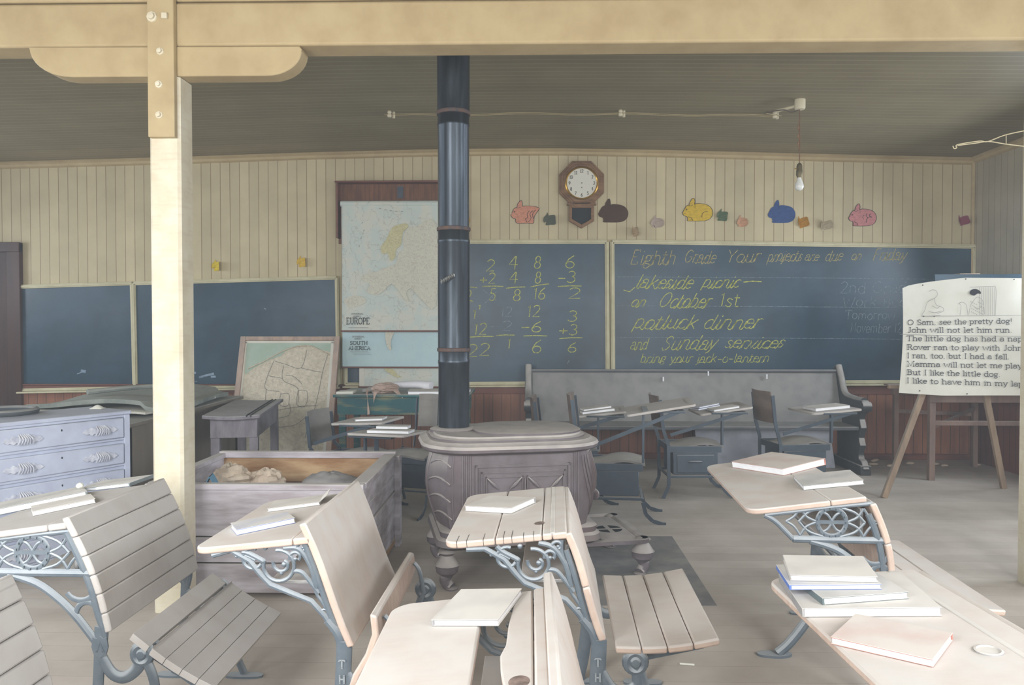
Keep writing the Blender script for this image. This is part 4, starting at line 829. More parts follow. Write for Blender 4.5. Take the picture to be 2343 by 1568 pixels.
# A shield on the lattice desk, letters on the scroll desks
P = IR['L1']; v = -P['W'] / 2 + .016; mb = MB(); SH = [(-.022, .03), (-.01, .026), (0, .034), (.01, .026), (.022, .03), (.026, .0), (.02, -.022), (0, -.034), (-.02, -.022), (-.026, 0)]
mb.prism([(a, b) for a, b in SH], .008, .013, lambda a, b, h: (.1 + a, v - h, .36 + b)); text(mb, 'A', .087, .115, .346, .03, .005, lambda a, b: (a, v - .0145, b)); mb.build('shield_emblem', IRON, tL1, flat=False)
for P, tt in ((IR['M1'], 0), (IR['M2'], 0)):
    pass
for key in ('M1', 'M2'):
    P = IR[key]; v = -P['W'] / 2 + .016; mb = MB()
    for i, ch in enumerate('THE'): text(mb, ch, .081, .101, .345 - i * .045, .022, .0045, lambda a, b: (a, v - .0155, b))
    par = [o for o in C.objects if o.get('category') == 'school desk' and abs(o.location.x - P['x']) < .001][0]
    mb.build('cast_letters', mat('worn_letter_iron', (150, 156, 160), rough=.6), par, flat=True)
# far foot leg of the right double desk
mb = MB(); mb.tube(cat([(-.02, -.05, .3), (-.08, -.05, .16), (-.15, -.05, .06), (-.2, -.05, .012)], 5), [.02, .018, .016, .02], 10); mb.prism(cat([(-.27, -.07), (-.2, -.08), (-.15, -.06), (-.15, -.03), (-.22, -.02), (-.28, -.04)], 3, True), 0, .01, lambda a, b, h: (a, b, h))
mb.tube([(-.02, -.05, .3), (.08, -.05, .33), (.1, .2, .35), (.1, .4, .36)], .012, 8)
mb.build('leg', IRON, [o for o in C.objects if o.get('category') == 'school desk' and abs(o.location.x - 1.22) < .001][0])

B = [('L1', -.21, .015, 35.3, .188, .165, .016, 0, GREYC, 'small grey book with red edge, lowest on the left lattice desk', 'n', 0),
     ('L1', -.40, .17, 35, .30, .20, .022, 0, DARKC, 'thick book with grey spine cut by the left edge of the photo', 'r', 0),
     ('L1', -.235, .40, -5, .22, .16, .014, 0, DARKC, 'dusty book at the far end of the left lattice desk', 'r', 0),
     ('M1', -.222, -.104, 30.4, .18, .13, .017, 0, BLUEC, 'blue edged book nearer the front of the curved back desk', 'n', 0),
     ('M1', -.205, .18, 10, .18, .13, .012, 0, GREYC, 'thin white edged book with its cover bent up, on the curved back desk', 'n', 1),
     ('M2', -.228, .074, -31.4, .198, .15, .019, 0, GREYC, 'lone grey dusty book on the cracked desk before the stove', 'f', 0),
     ('M3', -.15, .205, -15, .15, .19, .014, 0, GREYC, 'book bridging the gap on the nearest centre desk', 'l', 0),
     ('R1', -.135, .235, -62, .33, .235, .028, 0, REDC, 'thick large book with reddish cover at the far end of the right lattice desk', 'f', 0),
     ('R1', -.045, -.166, -5.2, .22, .2, .017, 0, DARKC, 'dusty book overhanging the right lattice desk edge toward the easel', 'n', 0),
     ('R2', -.235, .30, -8, .29, .24, .02, 0, GREYC, 'widest book at the bottom of the four-book stack', 'l', 0),
     ('R2', -.25, .29, 2, .195, .15, .016, .0205, DARKC, 'book lying directly on the widest one in the stack', 'l', 0),
     ('R2', -.286, .332, -8.5, .20, .152, .012, .037, BLUEC, 'blue edged thin book second from the top of the stack', 'l', 0),
     ('R2', -.276, .349, -14, .19, .155, .014, .0495, GREYC, 'topmost pale book of the four-book stack', 'f', 0),
     ('R2', -.277, .047, -42.8, .189, .15, .015, 0, REDC, 'separate tilted book nearest the bottom right corner of the photo', 'f', 0)]
for k, u, v, an, L_, W_b, th, ba, m_, lb, sp, fl in B:
    P = IR[k]; sl = math.atan2(P['z2'] - P['z1'], P['a']); cs, sn = math.cos(sl), math.sin(sl); ba += .0008
    M = Matrix.Translation((P['x'], P['y'], 0)) @ Matrix.Rotation(P['psi'], 4, 'Z') @ Matrix.Translation((u * cs - ba * sn, v, P['z2'] + u * sn + ba * cs)) @ Matrix.Rotation(-sl, 4, 'Y') @ Matrix.Rotation(R(an), 4, 'Z')
    book(lb, M, L_, W_b, th, m_, fl, None, sp)
#PART2
# ------------------------------------------------------------------ long church pew and the panel under it
t = thing('church_pew', 'long dark grey wooden pew with scrolled arms below the chalkboards', 'pew', (0, 7.2, 0))
mb = MB(); mb.slab(lambda i, j: (.03 + 2.97 * i, .30 + .19 * j, .40 + .505 * j), 1, 4, (0, -.028, .006)); mb.build('backrest', PEW, t, bevel=.006)
MB().tube([(.03, .478, .905), (3.0, .478, .905)], .016, 10).build('top_rail', PEW, t)
MB().box(.03, 3.0, -.07, .33, .395, .43).build('seat', PEW, t, bevel=.008)
ends = [(.52, .95), (.555, .93), (.55, .86), (.47, .62), (.46, .44), (.44, .12), (.5, .1), (.5, 0), (-.12, 0), (-.12, .12), (-.06, .14), (-.05, .2), (-.09, .26), (-.05, .33), (-.1, .42), (-.06, .5), (-.1, .56), (-.16, .58), (-.15, .66), (-.08, .675), (.1, .655), (.3, .7), (.42, .82), (.47, .93)]
for x in (-.03, 3.0):
    mb = MB(); mb.prism(cat(ends, 2, True), x, x + .055, lambda a, b, h: (h, a, b)); e_ = mb.build('end_panel', PEWEND, t, bevel=.006)
    MB().tube([(x - .012, -.13, .618), (x + .028, -.13, .618), (x + .067, -.13, .618)], .045, 18).build('arm_scroll', PEWEND, e_)
    MB().box(x - .02, x + .075, -.15, .5, 0, .09).build('foot_block', PEWEND, e_, bevel=.006)
    MB().tube(cat([(x + .0275, .5, .955), (x + .0275, .44, .86), (x + .0275, .33, .70), (x + .0275, .1, .665), (x + .0275, -.1, .665)], 6), .034, 12).build('arm_rail', PEWEND, e_)
mb = MB()
for px, py in ((1518, 868), (1621, 855), (1755, 862)): q = aty(px, py, 7.63); mb.box(q.x - .006, q.x + .006, q.y - 7.2 - .0, q.y - 7.2 + .02, q.z - .022, q.z + .022)
mb.build('peeled_chip', PAGES, t)
o = MB().hexa([(1.6, 7.42, .0), (2.9, 7.42, .0), (2.9, 7.44, .0), (1.6, 7.44, .0), (1.58, 7.44, .38), (2.85, 7.44, .38), (2.85, 7.46, .38), (1.58, 7.46, .38)]).build('white_panel', mat('stained_pale_board', (186, 192, 204), (170, 176, 190), 4, rough=.7, extra=streaks((120, 124, 130), .4, 9, (1, 1, 1))), bevel=.003)
tag(o, 'pale stained board standing on the floor under the pew seat', 'board')

# ------------------------------------------------------------------ steel framed chair-desks
def chair_desk(label, x, y, yaw, dz0, dz1, du=.28, dl=.40, dw=.48, bw=.34, seatz=.42, box=True, drawer=False, topz=.82, back=PLY, deskm=None):
    t = thing('chair_desk', label, 'chair desk', (x, y, 0), R(yaw), None)
    mb = MB(); mb.slab(lambda i, j: (-.2 + .42 * i, (j - .5) * .36, seatz + .022 * math.sin(i * 5.2 - 1.9) + .01 * math.cos((j - .5) * 6)), 14, 6, (0, 0, .014)); mb.build('seat', PLYG, t, angle=50)
    mb = MB(); mb.slab(lambda i, j: (-.25 - .03 * i - .035 * math.cos((j - .5) * 3), (j - .5) * bw, topz - .25 + .25 * i), 4, 10, (.010, 0, 0)); mb.build('backrest', back, t, angle=50)
    for s_ in (-1, 1):
        v = s_ * min(.19, bw / 2 + .015); mb = MB(); f = lambda P, w=.026: [mb.bar((P[i][0], v, P[i][1]), (P[i + 1][0], v, P[i + 1][1]), .008, w) for i in range(len(P) - 1)]
        v2 = s_ * .19
        f([(-.275, topz - .03), (-.25, topz - .26), (-.21, seatz)]); v = v2; f([(-.21, seatz), (-.205, .1), (-.25, .0)])
        mb.build('rear_leg', STEEL, t)
        mb = MB(); f([(.205, seatz), (.205, .15), (.225, .07), (.27, .025), (.34, .004), (.36, .004)]); mb.build('front_leg', STEEL, t)
    mb = MB()
    for v in (-.186, .186): mb.bar((-.21, v, seatz - .035), (.205, v, seatz - .035), .008, .05); mb.bar((-.205, v, .17), (.205, v, .17), .008, .02)
    for u in (-.2, .2): mb.bar((u, -.186, seatz - .035), (u, .186, seatz - .035), .008, .05)
    for u in (-.2, .2): mb.bar((u, -.186, .17), (u, .186, .17), .02, .012)
    mb.build('seat_frame', STEEL, t, bevel=.002)
    if box:
        b_ = MB().box(-.17, .18, -.176, .176, .185, seatz - .06).build('book_box', STEEL, t, bevel=.006)
        if drawer:
            d_ = MB().box(-.14, .15, -.182, -.174, .2, seatz - .08).build('drawer', STEEL, t, bevel=.005)
            MB().tube(cat([(-.05, -.182, .285), (-.03, -.2, .29), (.03, -.2, .29), (.05, -.182, .285)], 4), .008, 8).build('handle', STEEL, d_)
    dzm = (dz0 + dz1) / 2; sl_ = math.atan2(dz1 - dz0, dl); cs, sn = math.cos(sl_), math.sin(sl_)
    T = lambda u, v, h: (du + (u - h * 0) * cs - h * sn, v, dzm + u * sn + h * cs)
    MB().bar((.205, -.2, seatz), (.205, -.2, dzm - .03), .03, .016, (1, 0, 0)).build('desk_post', STEEL, t, bevel=.002)
    MB().bar((-.2, -.212, .50), (du + .12, -.212, dzm - .018), .008, .026).build('desk_arm', STEEL, t)
    MB().box(du - .12, du + .16, -.225, .1, dzm - .028, dzm - .014).build('desk_bracket', STEEL, t, bevel=.002)
    mb = MB(); mb.prism(rrect(-dl / 2, dl / 2, -dw / 2, dw / 2, .03), -.016, 0, T); dk = mb.build('desktop', deskm or DESKTOPG, t, bevel=.003)
    mb = MB(); mb.box(dl / 2 - .05, dl / 2 - .035, -dw / 2 + .1, dw / 2 - .1, -.004, .0008, T); mb.build('pencil_groove', PLY, dk)
    M0 = Matrix.Translation((x, y, 0)) @ Matrix.Rotation(R(yaw), 4, 'Z')
    def put(u, v, an, L_, W_b, th, m_, lb, sp='n', base=0, flap=False):
        q = T(u, v, .001 + base); M = M0 @ Matrix.Translation(q) @ Matrix.Rotation(-sl_, 4, 'Y') @ Matrix.Rotation(R(an), 4, 'Z')
        return book(lb, M, L_, W_b, th, m_, flap, None, sp)
    return t, put
t, put = chair_desk('chair desk with the highest, empty tilted top, right behind the stove', .59, 5.50, -6, .75, .83, .32, .46, .53, topz=.87)
t, put = chair_desk('chair desk partly behind the stove with two books on it', .33, 6.07, -4, .67, .71, .24, .36, .42, topz=.80)
put(-.04, -.05, 8, .25, .17, .02, DARKC, 'lower dusty book on the chair desk behind the empty tilted top'); put(-.05, -.03, 14, .22, .14, .014, GREYC, 'upper worn book on the chair desk behind the empty tilted top', base=.0215)
t, put = chair_desk('chair desk with a drawer under its seat, in the middle before the pew', 1.29, 6.28, 2, .66, .72, .24, .42, .42, topz=.80, drawer=True)
put(-.09, .1, 14, .2, .15, .014, BLUEC, 'lower blue book of the pair on the middle chair desk'); put(-.09, .1, 18, .19, .14, .012, BLUEC, 'upper blue book of the pair on the middle chair desk', base=.0155); put(-.0, -.11, 6, .21, .15, .016, GREYC, 'grey book beside the blue pair on the middle chair desk')
t, put = chair_desk('chair desk nearest the scrolled right end of the pew', 2.16, 6.38, 8, .66, .69, .25, .42, .44, topz=.83)
put(.0, -.04, 2, .30, .2, .024, GREYC, 'single thick dusty book on the rightmost chair desk')
t, put = chair_desk('chair desk in front of the leaning relief map, its back to the left', -1.30, 5.72, -15, .65, .67, .13, .40, .42, topz=.72, bw=.32, back=PLYG)
put(.04, -.03, 12, .2, .16, .016, GREYC, 'dusty book with a pinkish corner on the chair desk near the relief map', sp='l')
t, put = chair_desk('chair desk turned toward the camera beside the stovepipe', -.85, 5.74, -106, .61, .63, .42, .42, .42, topz=.82, bw=.16, back=PLYG)
put(.06, .05, 100, .29, .17, .02, GREYC, 'larger dusty book, lower of two by the stovepipe'); put(-.02, .03, 106, .22, .15, .02, DARKC, 'smaller dusty book, upper of two by the stovepipe', base=.0215)

# ------------------------------------------------------------------ easel with the reading chart
t = thing('easel', 'wooden easel of square legs holding the reading chart', 'easel', (3.5, 6.3, 0))
ap = Vector((.02, .06, 1.76)); 
for a, b in (((-.72, -.15, 0), (.0, .04, 1.74)), ((.80, -.15, 0), (.04, .04, 1.74)), ((.43, .22, 0), (.03, .12, 1.7))):
    MB().bar(a, b, .045, .035, (0, -1, 0)).build('leg', RAWWOOD, t, bevel=.003)
MB().box(-.07, .09, .0, .1, 1.7, 1.765).build('head_block', RAWWOOD, t, bevel=.004)
MB().box(-.62, .72, -.0, .03, .845, .875).build('cross_bar', RAWWOOD, t, bevel=.003)
def CH(px, py):   # chart plane, leaning back
    k = (905 - py) / 270; return aty(px, py, 6.2 + .09 * k)
c0 = CH(2200, 900); t = thing('reading_chart', 'large white paper reading chart of eight printed lines on the easel', 'chart', (c0.x, c0.y, c0.z))
def chf(i, j):
    px = 2062 + 320 * i; top = 660 - 24 * min(1, (i / .45)) ** .6 + 3 * max(0, i - .45); bot = 899 + 6 * min(1, i / .3); py = bot + (top - bot) * j
    px -= 7 * (1 - j) * (1 - i) - 4 * math.sin(j * 3.1) * (1 - i)
    q = CH(px, py); return (q.x - c0.x, q.y - c0.y - .012 - .006 * math.sin(i * 7 + j * 3) - (.008 * max(0, .12 - i) / .12) * j, q.z - c0.z)
MB().slab(chf, 24, 18, (0, -.0015, 0)).build('paper_sheet', PAPER, t)
a = CH(2140, 628); b = CH(2390, 906)
MB().hexa([(a.x - c0.x, b.y - c0.y + .006, b.z - c0.z + .01), (b.x - c0.x, b.y - c0.y + .006, b.z - c0.z + .01), (b.x - c0.x, b.y - c0.y + .018, b.z - c0.z + .01), (a.x - c0.x, b.y - c0.y + .018, b.z - c0.z + .01),
           (a.x - c0.x, a.y - c0.y + .006, a.z - c0.z), (b.x - c0.x, a.y - c0.y + .006, a.z - c0.z), (b.x - c0.x, a.y - c0.y + .018, a.z - c0.z), (a.x - c0.x, a.y - c0.y + .018, a.z - c0.z)]).build('backing_board', SLATE, t)
def Tc(x, y): q = CH(x, -y); return (q.x - c0.x, q.y - c0.y - .029, q.z - c0.z)
mb = MB()
rows = [('O Sam, see the pretty dog!', 2072, 2311, 744, 740), ('John will not let him run.', 2072, 2311, 761, 761), ('The little dog has had a nap', 2070, 2335, 780, 781), ('Rover ran to play with John', 2071, 2335, 800, 802), ('I ran, too, but I had a fall.', 2071, 2305, 819, 822), ('Mamma will not let me play', 2071, 2334, 838, 843), ('But I like the little dog.', 2071, 2284, 857, 862), ('I like to have him in my lap', 2070, 2337, 876, 884)]
for s_, x0, x1, y0, y1 in rows: text(mb, s_, x0, x1, -y0, 11.5, 1.7, Tc, slope=-(y1 - y0) / (x1 - x0))
sh = mb.build('printed_lines', mat('soft_black_print', (92, 94, 98), rough=.8, bump=0), t, flat=True)
mb = MB(); L2 = lambda P, w=.8: mb.ribbon([(a, -b) for a, b in cat(P, 4)], w, Tc)
L2([(2122, 668), (2128, 664), (2138, 666), (2140, 676), (2133, 684)]); L2([(2133, 684), (2118, 692), (2112, 710), (2106, 720), (2110, 724), (2148, 722)]); L2([(2133, 684), (2138, 698), (2152, 704), (2154, 712), (2140, 718)]); L2([(2128, 700), (2140, 706), (2146, 700)]); L2([(2120, 712), (2134, 716), (2148, 712)])
L2([(2192, 722), (2194, 700), (2190, 696), (2196, 692), (2206, 698), (2210, 722)]); L2([(2212, 720), (2216, 700), (2222, 690), (2232, 680), (2244, 690), (2248, 720)]); L2([(2222, 700), (2232, 708), (2242, 700)])
for x in range(2236, 2274, 5): L2([(x, 658), (x, 722)], .7)
L2([(2214, 658), (2262, 656), (2274, 662), (2272, 722)]); L2([(2106, 724), (2200, 723), (2343, 722)], .7); L2([(2055, 765), (2160, 768), (2343, 770)], .9)
for i in range(28): x = 2216 + (i * 7) % 30; y = 690 + (i * 11) % 30; L2([(x, y), (x + 2, y + 2)], 1)
mb.build('line_drawing', FAINT, t, flat=True)
mb = MB(); mb.prism([(a, -b) for a, b in cat([(2214, 672), (2218, 664), (2228, 662), (2238, 667), (2239, 673), (2232, 672), (2224, 677)], 3, True)], 0, .001, lambda a, b, h: tuple(Vector(Tc(a, b)) + Vector((0, -h, 0)))); mb.build('drawn_dark_hair', PRINT, t)
mb = MB()
for px, py in ((2108, 653), (2206, 639), (2316, 640), (2101, 894), (2209, 901), (2110, 724), (2134, 724)):
    q = CH(px, py); mb.ball((q.x - c0.x, q.y - c0.y - .0235, q.z - c0.z), .005, 6)
mb.build('tack', PRINT, t)

# ------------------------------------------------------------------ bare wooden stand behind the easel
t = thing('wooden_stand', 'bare reddish wooden frame stand in the right corner behind the easel', 'stand', (3.45, 7.2, 0))
for x, y, w_ in ((.06, -.33, .05), (.10, .42, .045), (.80, .32, .045), (.95, -.34, .05)):
    MB().box(x - w_ / 2, x + w_ / 2, y - w_ / 2, y + w_ / 2, 0, .74).build('leg', STANDW, t, bevel=.003)
mb = MB(); mb.box(.03, .98, -.36, -.33, .68, .77); mb.box(.06, .85, .4, .44, .68, .77); mb.box(-.0, 1.0, -.38, .46, .77, .785); mb.build('top_frame', STANDW, t, bevel=.003)
mb = MB(); mb.bar((.06, -.34, .5), (.97, -.35, .5), .02, .04); mb.bar((.1, .43, .52), (.8, .34, .5), .02, .035); mb.bar((.08, -.32, .46), (.78, .3, .56), .02, .03); mb.build('cross_rail', STANDW, t, bevel=.002)

# ------------------------------------------------------------------ dresser
t = thing('dresser', 'pale blue painted dresser with carved leaf handles at the left edge', 'dresser', (-2.34, 4.52, 0), R(60))
MB().box(-.79, -.0, .012, .40, .05, .83).build('body', LILAC, t, bevel=.004)
MB().box(-.80, .008, -.006, .41, .83, .853).build('top', LILAC, t, bevel=.005)
mb = MB()
for x0, x1 in ((-.035, -.0), (-.79, -.765)): mb.box(x0, x1, -.004, .02, .0, .83)
for z in (.823, .690, .540, .39, .24, .09): mb.box(-.77, -.03, .0, .02, z - .007, z + .007)
mb.build('front_frame', LILAC, t, bevel=.003)
LEAF = [(0, 0), (.02, .022), (.035, .014), (.05, .024), (.065, .012), (.08, .016), (.1, .0), (.08, -.014), (.065, -.01), (.05, -.022), (.035, -.012), (.02, -.02)]
for i in range(5):
    z1 = .815 - .15 * i; z0 = z1 - .117
    d_ = MB().box(-.76, -.04, -.010, .02, z0, z1).build('drawer', LILAC, t, bevel=.006)
    for xc in (-.187, -.60):
        mb = MB(); zc = (z0 + z1) / 2
        for s_ in (-1, 1): mb.prism([(xc + s_ * a, zc + b - .05 * a) for a, b in LEAF], .010, .019, lambda a, b, h: (a, -h, b))
        for k in range(6): mb.tube(cat([(xc - .024 + k * .009, -.018, zc + .026), (xc - .03 + k * .013, -.045 - .006 * math.sin(k), zc + .004), (xc - .034 + k * .015, -.03, zc - .026)], 4), [.004, .008, .003], 6)
        mb.build('handle', CARVE, d_)
    MB().lathe([(.006, .010), (.006, .0125), (.001, .013)], 10, lambda a, b, h: (-.4 + a * .6, -h, zc + .025 + b)).build('keyhole', DARK, d_)
o = MB().tube([(-2.93 + .16 * math.cos(R(q)), 4.28 + .16 * math.sin(R(q)), .872) for q in range(0, 360, 12)], .018, 10, closed=True).build('rubber_ring', mat('dusty_dark_rubber', (70, 76, 80), rough=.8, dust=.7, dustc=(150, 150, 146)))
tag(o, 'dusty dark ring lying on the dresser top', 'ring')
o = MB().slab(lambda i, j: (-2.60 + .07 * i, 4.56 + .05 * j, .858 + .02 * math.sin(math.pi * i) * math.sin(math.pi * j)), 8, 6, (0, 0, .003)).build('paper_scrap', PAPER)
tag(o, 'small pale domed scrap lying on the dresser top near its right corner', 'scrap')

# ------------------------------------------------------------------ long desk behind, with the heap of dusty sheets
BROWND = mat('dark_dusty_varnish', (128, 114, 98), (106, 94, 82), 4, (1, 1, .3), rough=.6, dust=.9, side=.2, dustc=(158, 160, 154))
t = thing('long_desk', 'long dark desk behind the dresser, loaded with dusty sheets', 'desk', (-3.1, 5.9, 0))
MB().box(-.55, .54, -.95, 1.05, .69, .72).build('top', BROWND, t, bevel=.006)
MB().box(.46, .5, -.9, 1.0, .05, .69).build('side_panel', BROWND, t, bevel=.004)
MB().box(-.5, .46, -.9, -.87, .05, .69).build('side_panel', BROWND, t, bevel=.004)
for x, y in ((-.5, -.9), (.44, -.9), (-.5, .95), (.44, .95)): MB().box(x, x + .06, y, y + .05, 0, .69).build('leg', BROWND, t)
HEAP = mat('dusty_grey_green_sheets', (150, 156, 150), (112, 120, 116), 5, rough=.9, dust=.7, bump=.5, dustc=(156, 158, 150))
def rough(seed, amp, f=5):
    r_ = random.Random(seed); ph = [(r_.uniform(0, 6), r_.uniform(.5, 1) * f, r_.uniform(.5, 1) * f, r_.uniform(-1, 1)) for _ in range(7)]
    return lambda a, b: amp * sum(k * math.sin(p_ + x_ * a * 2 + y_ * b * 3) for p_, x_, y_, k in ph) / 3
nz = rough(3, .03); 
o = MB().slab(lambda i, j: (-3.5 + .92 * i + .05 * math.sin(j * 5), 5.35 + 1.42 * j, .80 + .035 * math.sin(math.pi * i) + nz(i, j) - .03 * (i > .9)), 24, 24, (0, 0, .03)).build('dusty_tarp', HEAP)
tag(o, 'wrinkled grey green sheet spread over the long desk behind the post', 'sheet')
o = MB().slab(lambda i, j: (-3.56 + .95 * i, 5.25 + 1.2 * j, .752 + .012 * math.sin(i * 9 + j * 4)), 14, 10, (0, 0, .014)).build('paper_pad', PAPER)
tag(o, 'white edged stack of papers peeking out under the wrinkled sheet', 'papers')
o = MB().tube(cat([(-3.15, 5.5, .875), (-2.98, 5.75, .885), (-2.85, 6.1, .88), (-2.83, 6.4, .875)], 5), [.02, .026, .02, .014], 8).build('cloth_fold', HEAP)
tag(o, 'dark rolled cloth strip lying on top of the wrinkled sheet', 'cloth')

# ------------------------------------------------------------------ weathered school table right of the post
t = thing('weathered_table', 'weathered grey table with a split grooved top right of the cream post', 'table', (-2.269, 6.102, 0), R(10))
mb = MB()
for y0, y1 in ((-.56, .50), (.503, .56), (.563, .66)): pass
mb.slab(lambda i, j: (-.17 + .40 * i, -.55 + 1.25 * j, .705 - .012 * math.sin(math.pi * i)), 8, 6, (0, 0, .026)); tp_ = mb.build('top', GREYWOOD, t, bevel=.004)
mb = MB(); mb.box(.135, .143, -.56, .69, .69, .7035); mb.box(.165, .171, -.56, .69, .69, .7045); mb.build('top_grooves', DARK, tp_)
mb = MB(); mb.box(-.13, .2, -.48, -.45, .53, .68); mb.box(.17, .2, -.45, .60, .53, .68); mb.box(-.13, -.10, -.45, .60, .53, .68); mb.box(-.13, .2, .57, .60, .53, .68); mb.build('apron', GREYWOOD, t, bevel=.003)
for x, y in ((.14, -.465), (-.13, -.465), (.14, .54), (-.13, .54)): MB().box(x, x + .062, y, y + .06, 0, .535).build('leg', GREYWOOD, t, bevel=.003)

# ------------------------------------------------------------------ wooden bin
t = thing('wooden_bin', 'large open weathered wooden bin full of waste paper left of the stove', 'bin', (-1.36, 4.33, 0))
X0, X1, Y0_, Y1_, Z = -.545, .545, -.51, .46, .565
def planks(mb, a0, a1, zs, y0, y1, ax):
    for i in range(len(zs) - 1):
        z0, z1 = zs[i] + .003, zs[i + 1] - .003; e = .004 * ((i * 7) % 3 - 1)
        if ax == 'x': mb.box(a0, a1, y0 + e, y1 + e, z0, z1)
        else: mb.box(y0 + e, y1 + e, a0, a1, z0, z1)
mb = MB(); planks(mb, X0, X1, [.02, .17, .30, .545], Y0_, Y0_ + .022, 'x'); mb.build('front_boards', CRATE, t, bevel=.003)
mb = MB(); planks(mb, Y0_ + .03, Y1_ - .02, [.02, .13, .24, .34, .44, .545], X1 - .024, X1 - .002, 'y'); mb.build('side_boards', CRATE, t, bevel=.003)
mb = MB(); planks(mb, Y0_ + .03, Y1_ - .02, [.02, .13, .24, .34, .44, .545], X0 + .002, X0 + .024, 'y'); mb.build('side_boards', CRATE, t, bevel=.003)
mb = MB(); planks(mb, X0, X1, [.02, .2, .38, .545], Y1_ - .022, Y1_, 'x'); mb.build('back_boards', CRATEIN, t, bevel=.003)
mb = MB(); mb.box(X0, X1, Y0_ - .006, Y0_ + .04, .535, Z); mb.box(X0, X1, Y1_ - .04, Y1_ + .006, .535, Z + .01); mb.box(X1 - .07, X1 + .006, Y0_ + .04, Y1_ - .04, .535, Z); mb.box(X0 - .006, X0 + .04, Y0_ + .04, Y1_ - .04, .535, Z); mb.build('rim', CRATE, t, bevel=.004)
MB().box(X1 - .005, X1 + .028, Y1_ - .07, Y1_ + .012, 0, .555).build('corner_post', CRATE, t, bevel=.003)
MB().box(X0, X1, Y0_ + .03, Y1_ - .03, .02, .05).build('bottom', CRATEIN, t)
r_ = random.Random(11)
def crumple(seed, cx, cy, cz, rx, ry, rz_, amp=.45, n=22):
    nn = rough(seed, 1.0, 3.5); n2 = rough(seed + 9, .5, 9); mb = MB(); vs = []
    for i in range(n + 1):
        th = math.pi * i / n
        for k in range(n):
            ph = 2 * math.pi * k / n; f = 1 + amp * (abs(nn(math.cos(ph) * 1.2 + th, math.sin(ph) * 1.2)) - .35) + amp * .4 * abs(n2(th * 1.3 + math.cos(ph), math.sin(ph)))
            vs.append((cx + rx * f * math.sin(th) * math.cos(ph), cy + ry * f * math.sin(th) * math.sin(ph), cz - rz_ * f * math.cos(th)))
    mb.add(vs, [(i * n + k, i * n + (k + 1) % n, (i + 1) * n + (k + 1) % n, (i + 1) * n + k) for i in range(n) for k in range(n)])
    return mb
CRP = mat('crumpled_tan_paper', (214, 200, 180), (186, 168, 150), 6, rough=.85, bump=.3)
for i, (a, b, c_, rx, ry, rz_, lb) in enumerate(((-1.64, 4.26, .485, .12, .1, .09, 'largest crumpled tan paper at the left inside the wooden bin'), (-1.47, 4.32, .47, .1, .09, .08, 'pale crumpled paper in the middle of the papers inside the wooden bin'))):
    o = crumple(20 + i, a, b, c_, rx, ry, rz_).build('crumpled_paper', CRP, angle=12); tag(o, lb, 'paper')
o = crumple(5, -1.13, 4.4, .45, .17, .12, .065, .3).build('dark_cloth', mat('dark_blotched_cloth', (110, 108, 110), (60, 66, 78), 20, rough=.9, dust=.4), angle=40); tag(o, 'dark blotched cloth bundle in the right half of the wooden bin', 'cloth')
o = MB().box(-1.86, -.86, 3.93, 4.74, .052, .40).build('bin_rubbish', mat('brown_rubbish', (150, 124, 100), (96, 80, 70), 20, rough=.95, bump=.8), bevel=.02); tag(o, 'heaped brown waste filling the inside of the wooden bin', 'rubbish', None, 'stuff')
t = thing('blue_booklet', 'small blue booklet standing open like a tent in the wooden bin', 'booklet', (-1.655, 4.02, .47), R(12))
BLU = mat('bright_blue_paper', (96, 150, 184), (120, 164, 190), 20, rough=.7)
MB().hexa([(-.055, -.05, 0), (-.05, -.05, 0), (-.05, .05, 0), (-.055, .05, 0), (-.003, -.05, .1), (.002, -.05, .1), (.002, .05, .1), (-.003, .05, .1)]).build('cover', BLU, t)
MB().hexa([(.05, -.05, 0), (.055, -.05, 0), (.055, .05, 0), (.05, .05, 0), (-.002, -.05, .1), (.003, -.05, .1), (.003, .05, .1), (-.002, .05, .1)]).build('cover', BLU, t)

# ------------------------------------------------------------------ relief map leaning on the wall
p0 = aty(552, 772, 7.74); p1 = aty(778, 768, 7.74); wd = p1.x - p0.x; hh = (Vector((0, 7.74, p0.z)) - Vector((0, 7.36, .0))).length
t = thing('relief_map', 'framed relief map in a brown wooden frame leaning below the chalkboard', 'framed map', ((p0.x + p1.x) / 2, 7.36, 0), R(-.5)); lean = math.atan2(.38, p0.z)
Tr = lambda a, b, h: (a, b * math.sin(lean) - h * math.cos(lean), b * math.cos(lean) + h * math.sin(lean))
w2 = wd / 2; FRM = mat('brown_map_frame', (176, 136, 104), (130, 96, 76), 7, (3, 3, 1), rough=.6, dust=.5, side=.15)
MB().box(-w2 + .02, w2 - .02, .03, hh - .03, 0, .012, Tr).build('relief_surface', RELIEF, t)
mb = MB(); fw = .052
mb.box(-w2, -w2 + fw, 0, hh, 0, .035, Tr); mb.box(w2 - fw, w2, 0, hh, 0, .035, Tr); mb.box(-w2 + fw, w2 - fw, hh - fw * .8, hh, 0, .033, Tr); mb.box(-w2 + fw, w2 - fw, 0, fw, 0, .033, Tr); mb.build('frame', FRM, t, bevel=.004)
mb = MB(); mb.box(-w2 + fw, -w2 + fw + .014, fw, hh - fw, .012, .018, Tr); mb.box(w2 - fw - .03, w2 - fw, fw, hh - fw, .012, .018, Tr); mb.box(-w2 + fw, w2 - fw, hh - fw - .014, hh - fw * .8, .012, .018, Tr); mb.build('cream_margin', PAPER, t)
rp = lambda px, py: (-w2 + (px - 551) / 226 * wd, hh - (py - 769) / 295 * hh)
TrL = lambda a, b, h=.016: Tr(a, b, h)
mb = MB(); mb.prism([rp(*q) for q in ((566, 784), (764, 778), (762, 806), (740, 800), (716, 792), (696, 788), (672, 794), (654, 804), (646, 814), (628, 820), (608, 830), (590, 840), (568, 858))], .0122, .0135, Tr); mb.build('painted_sea', RELSEA, t)
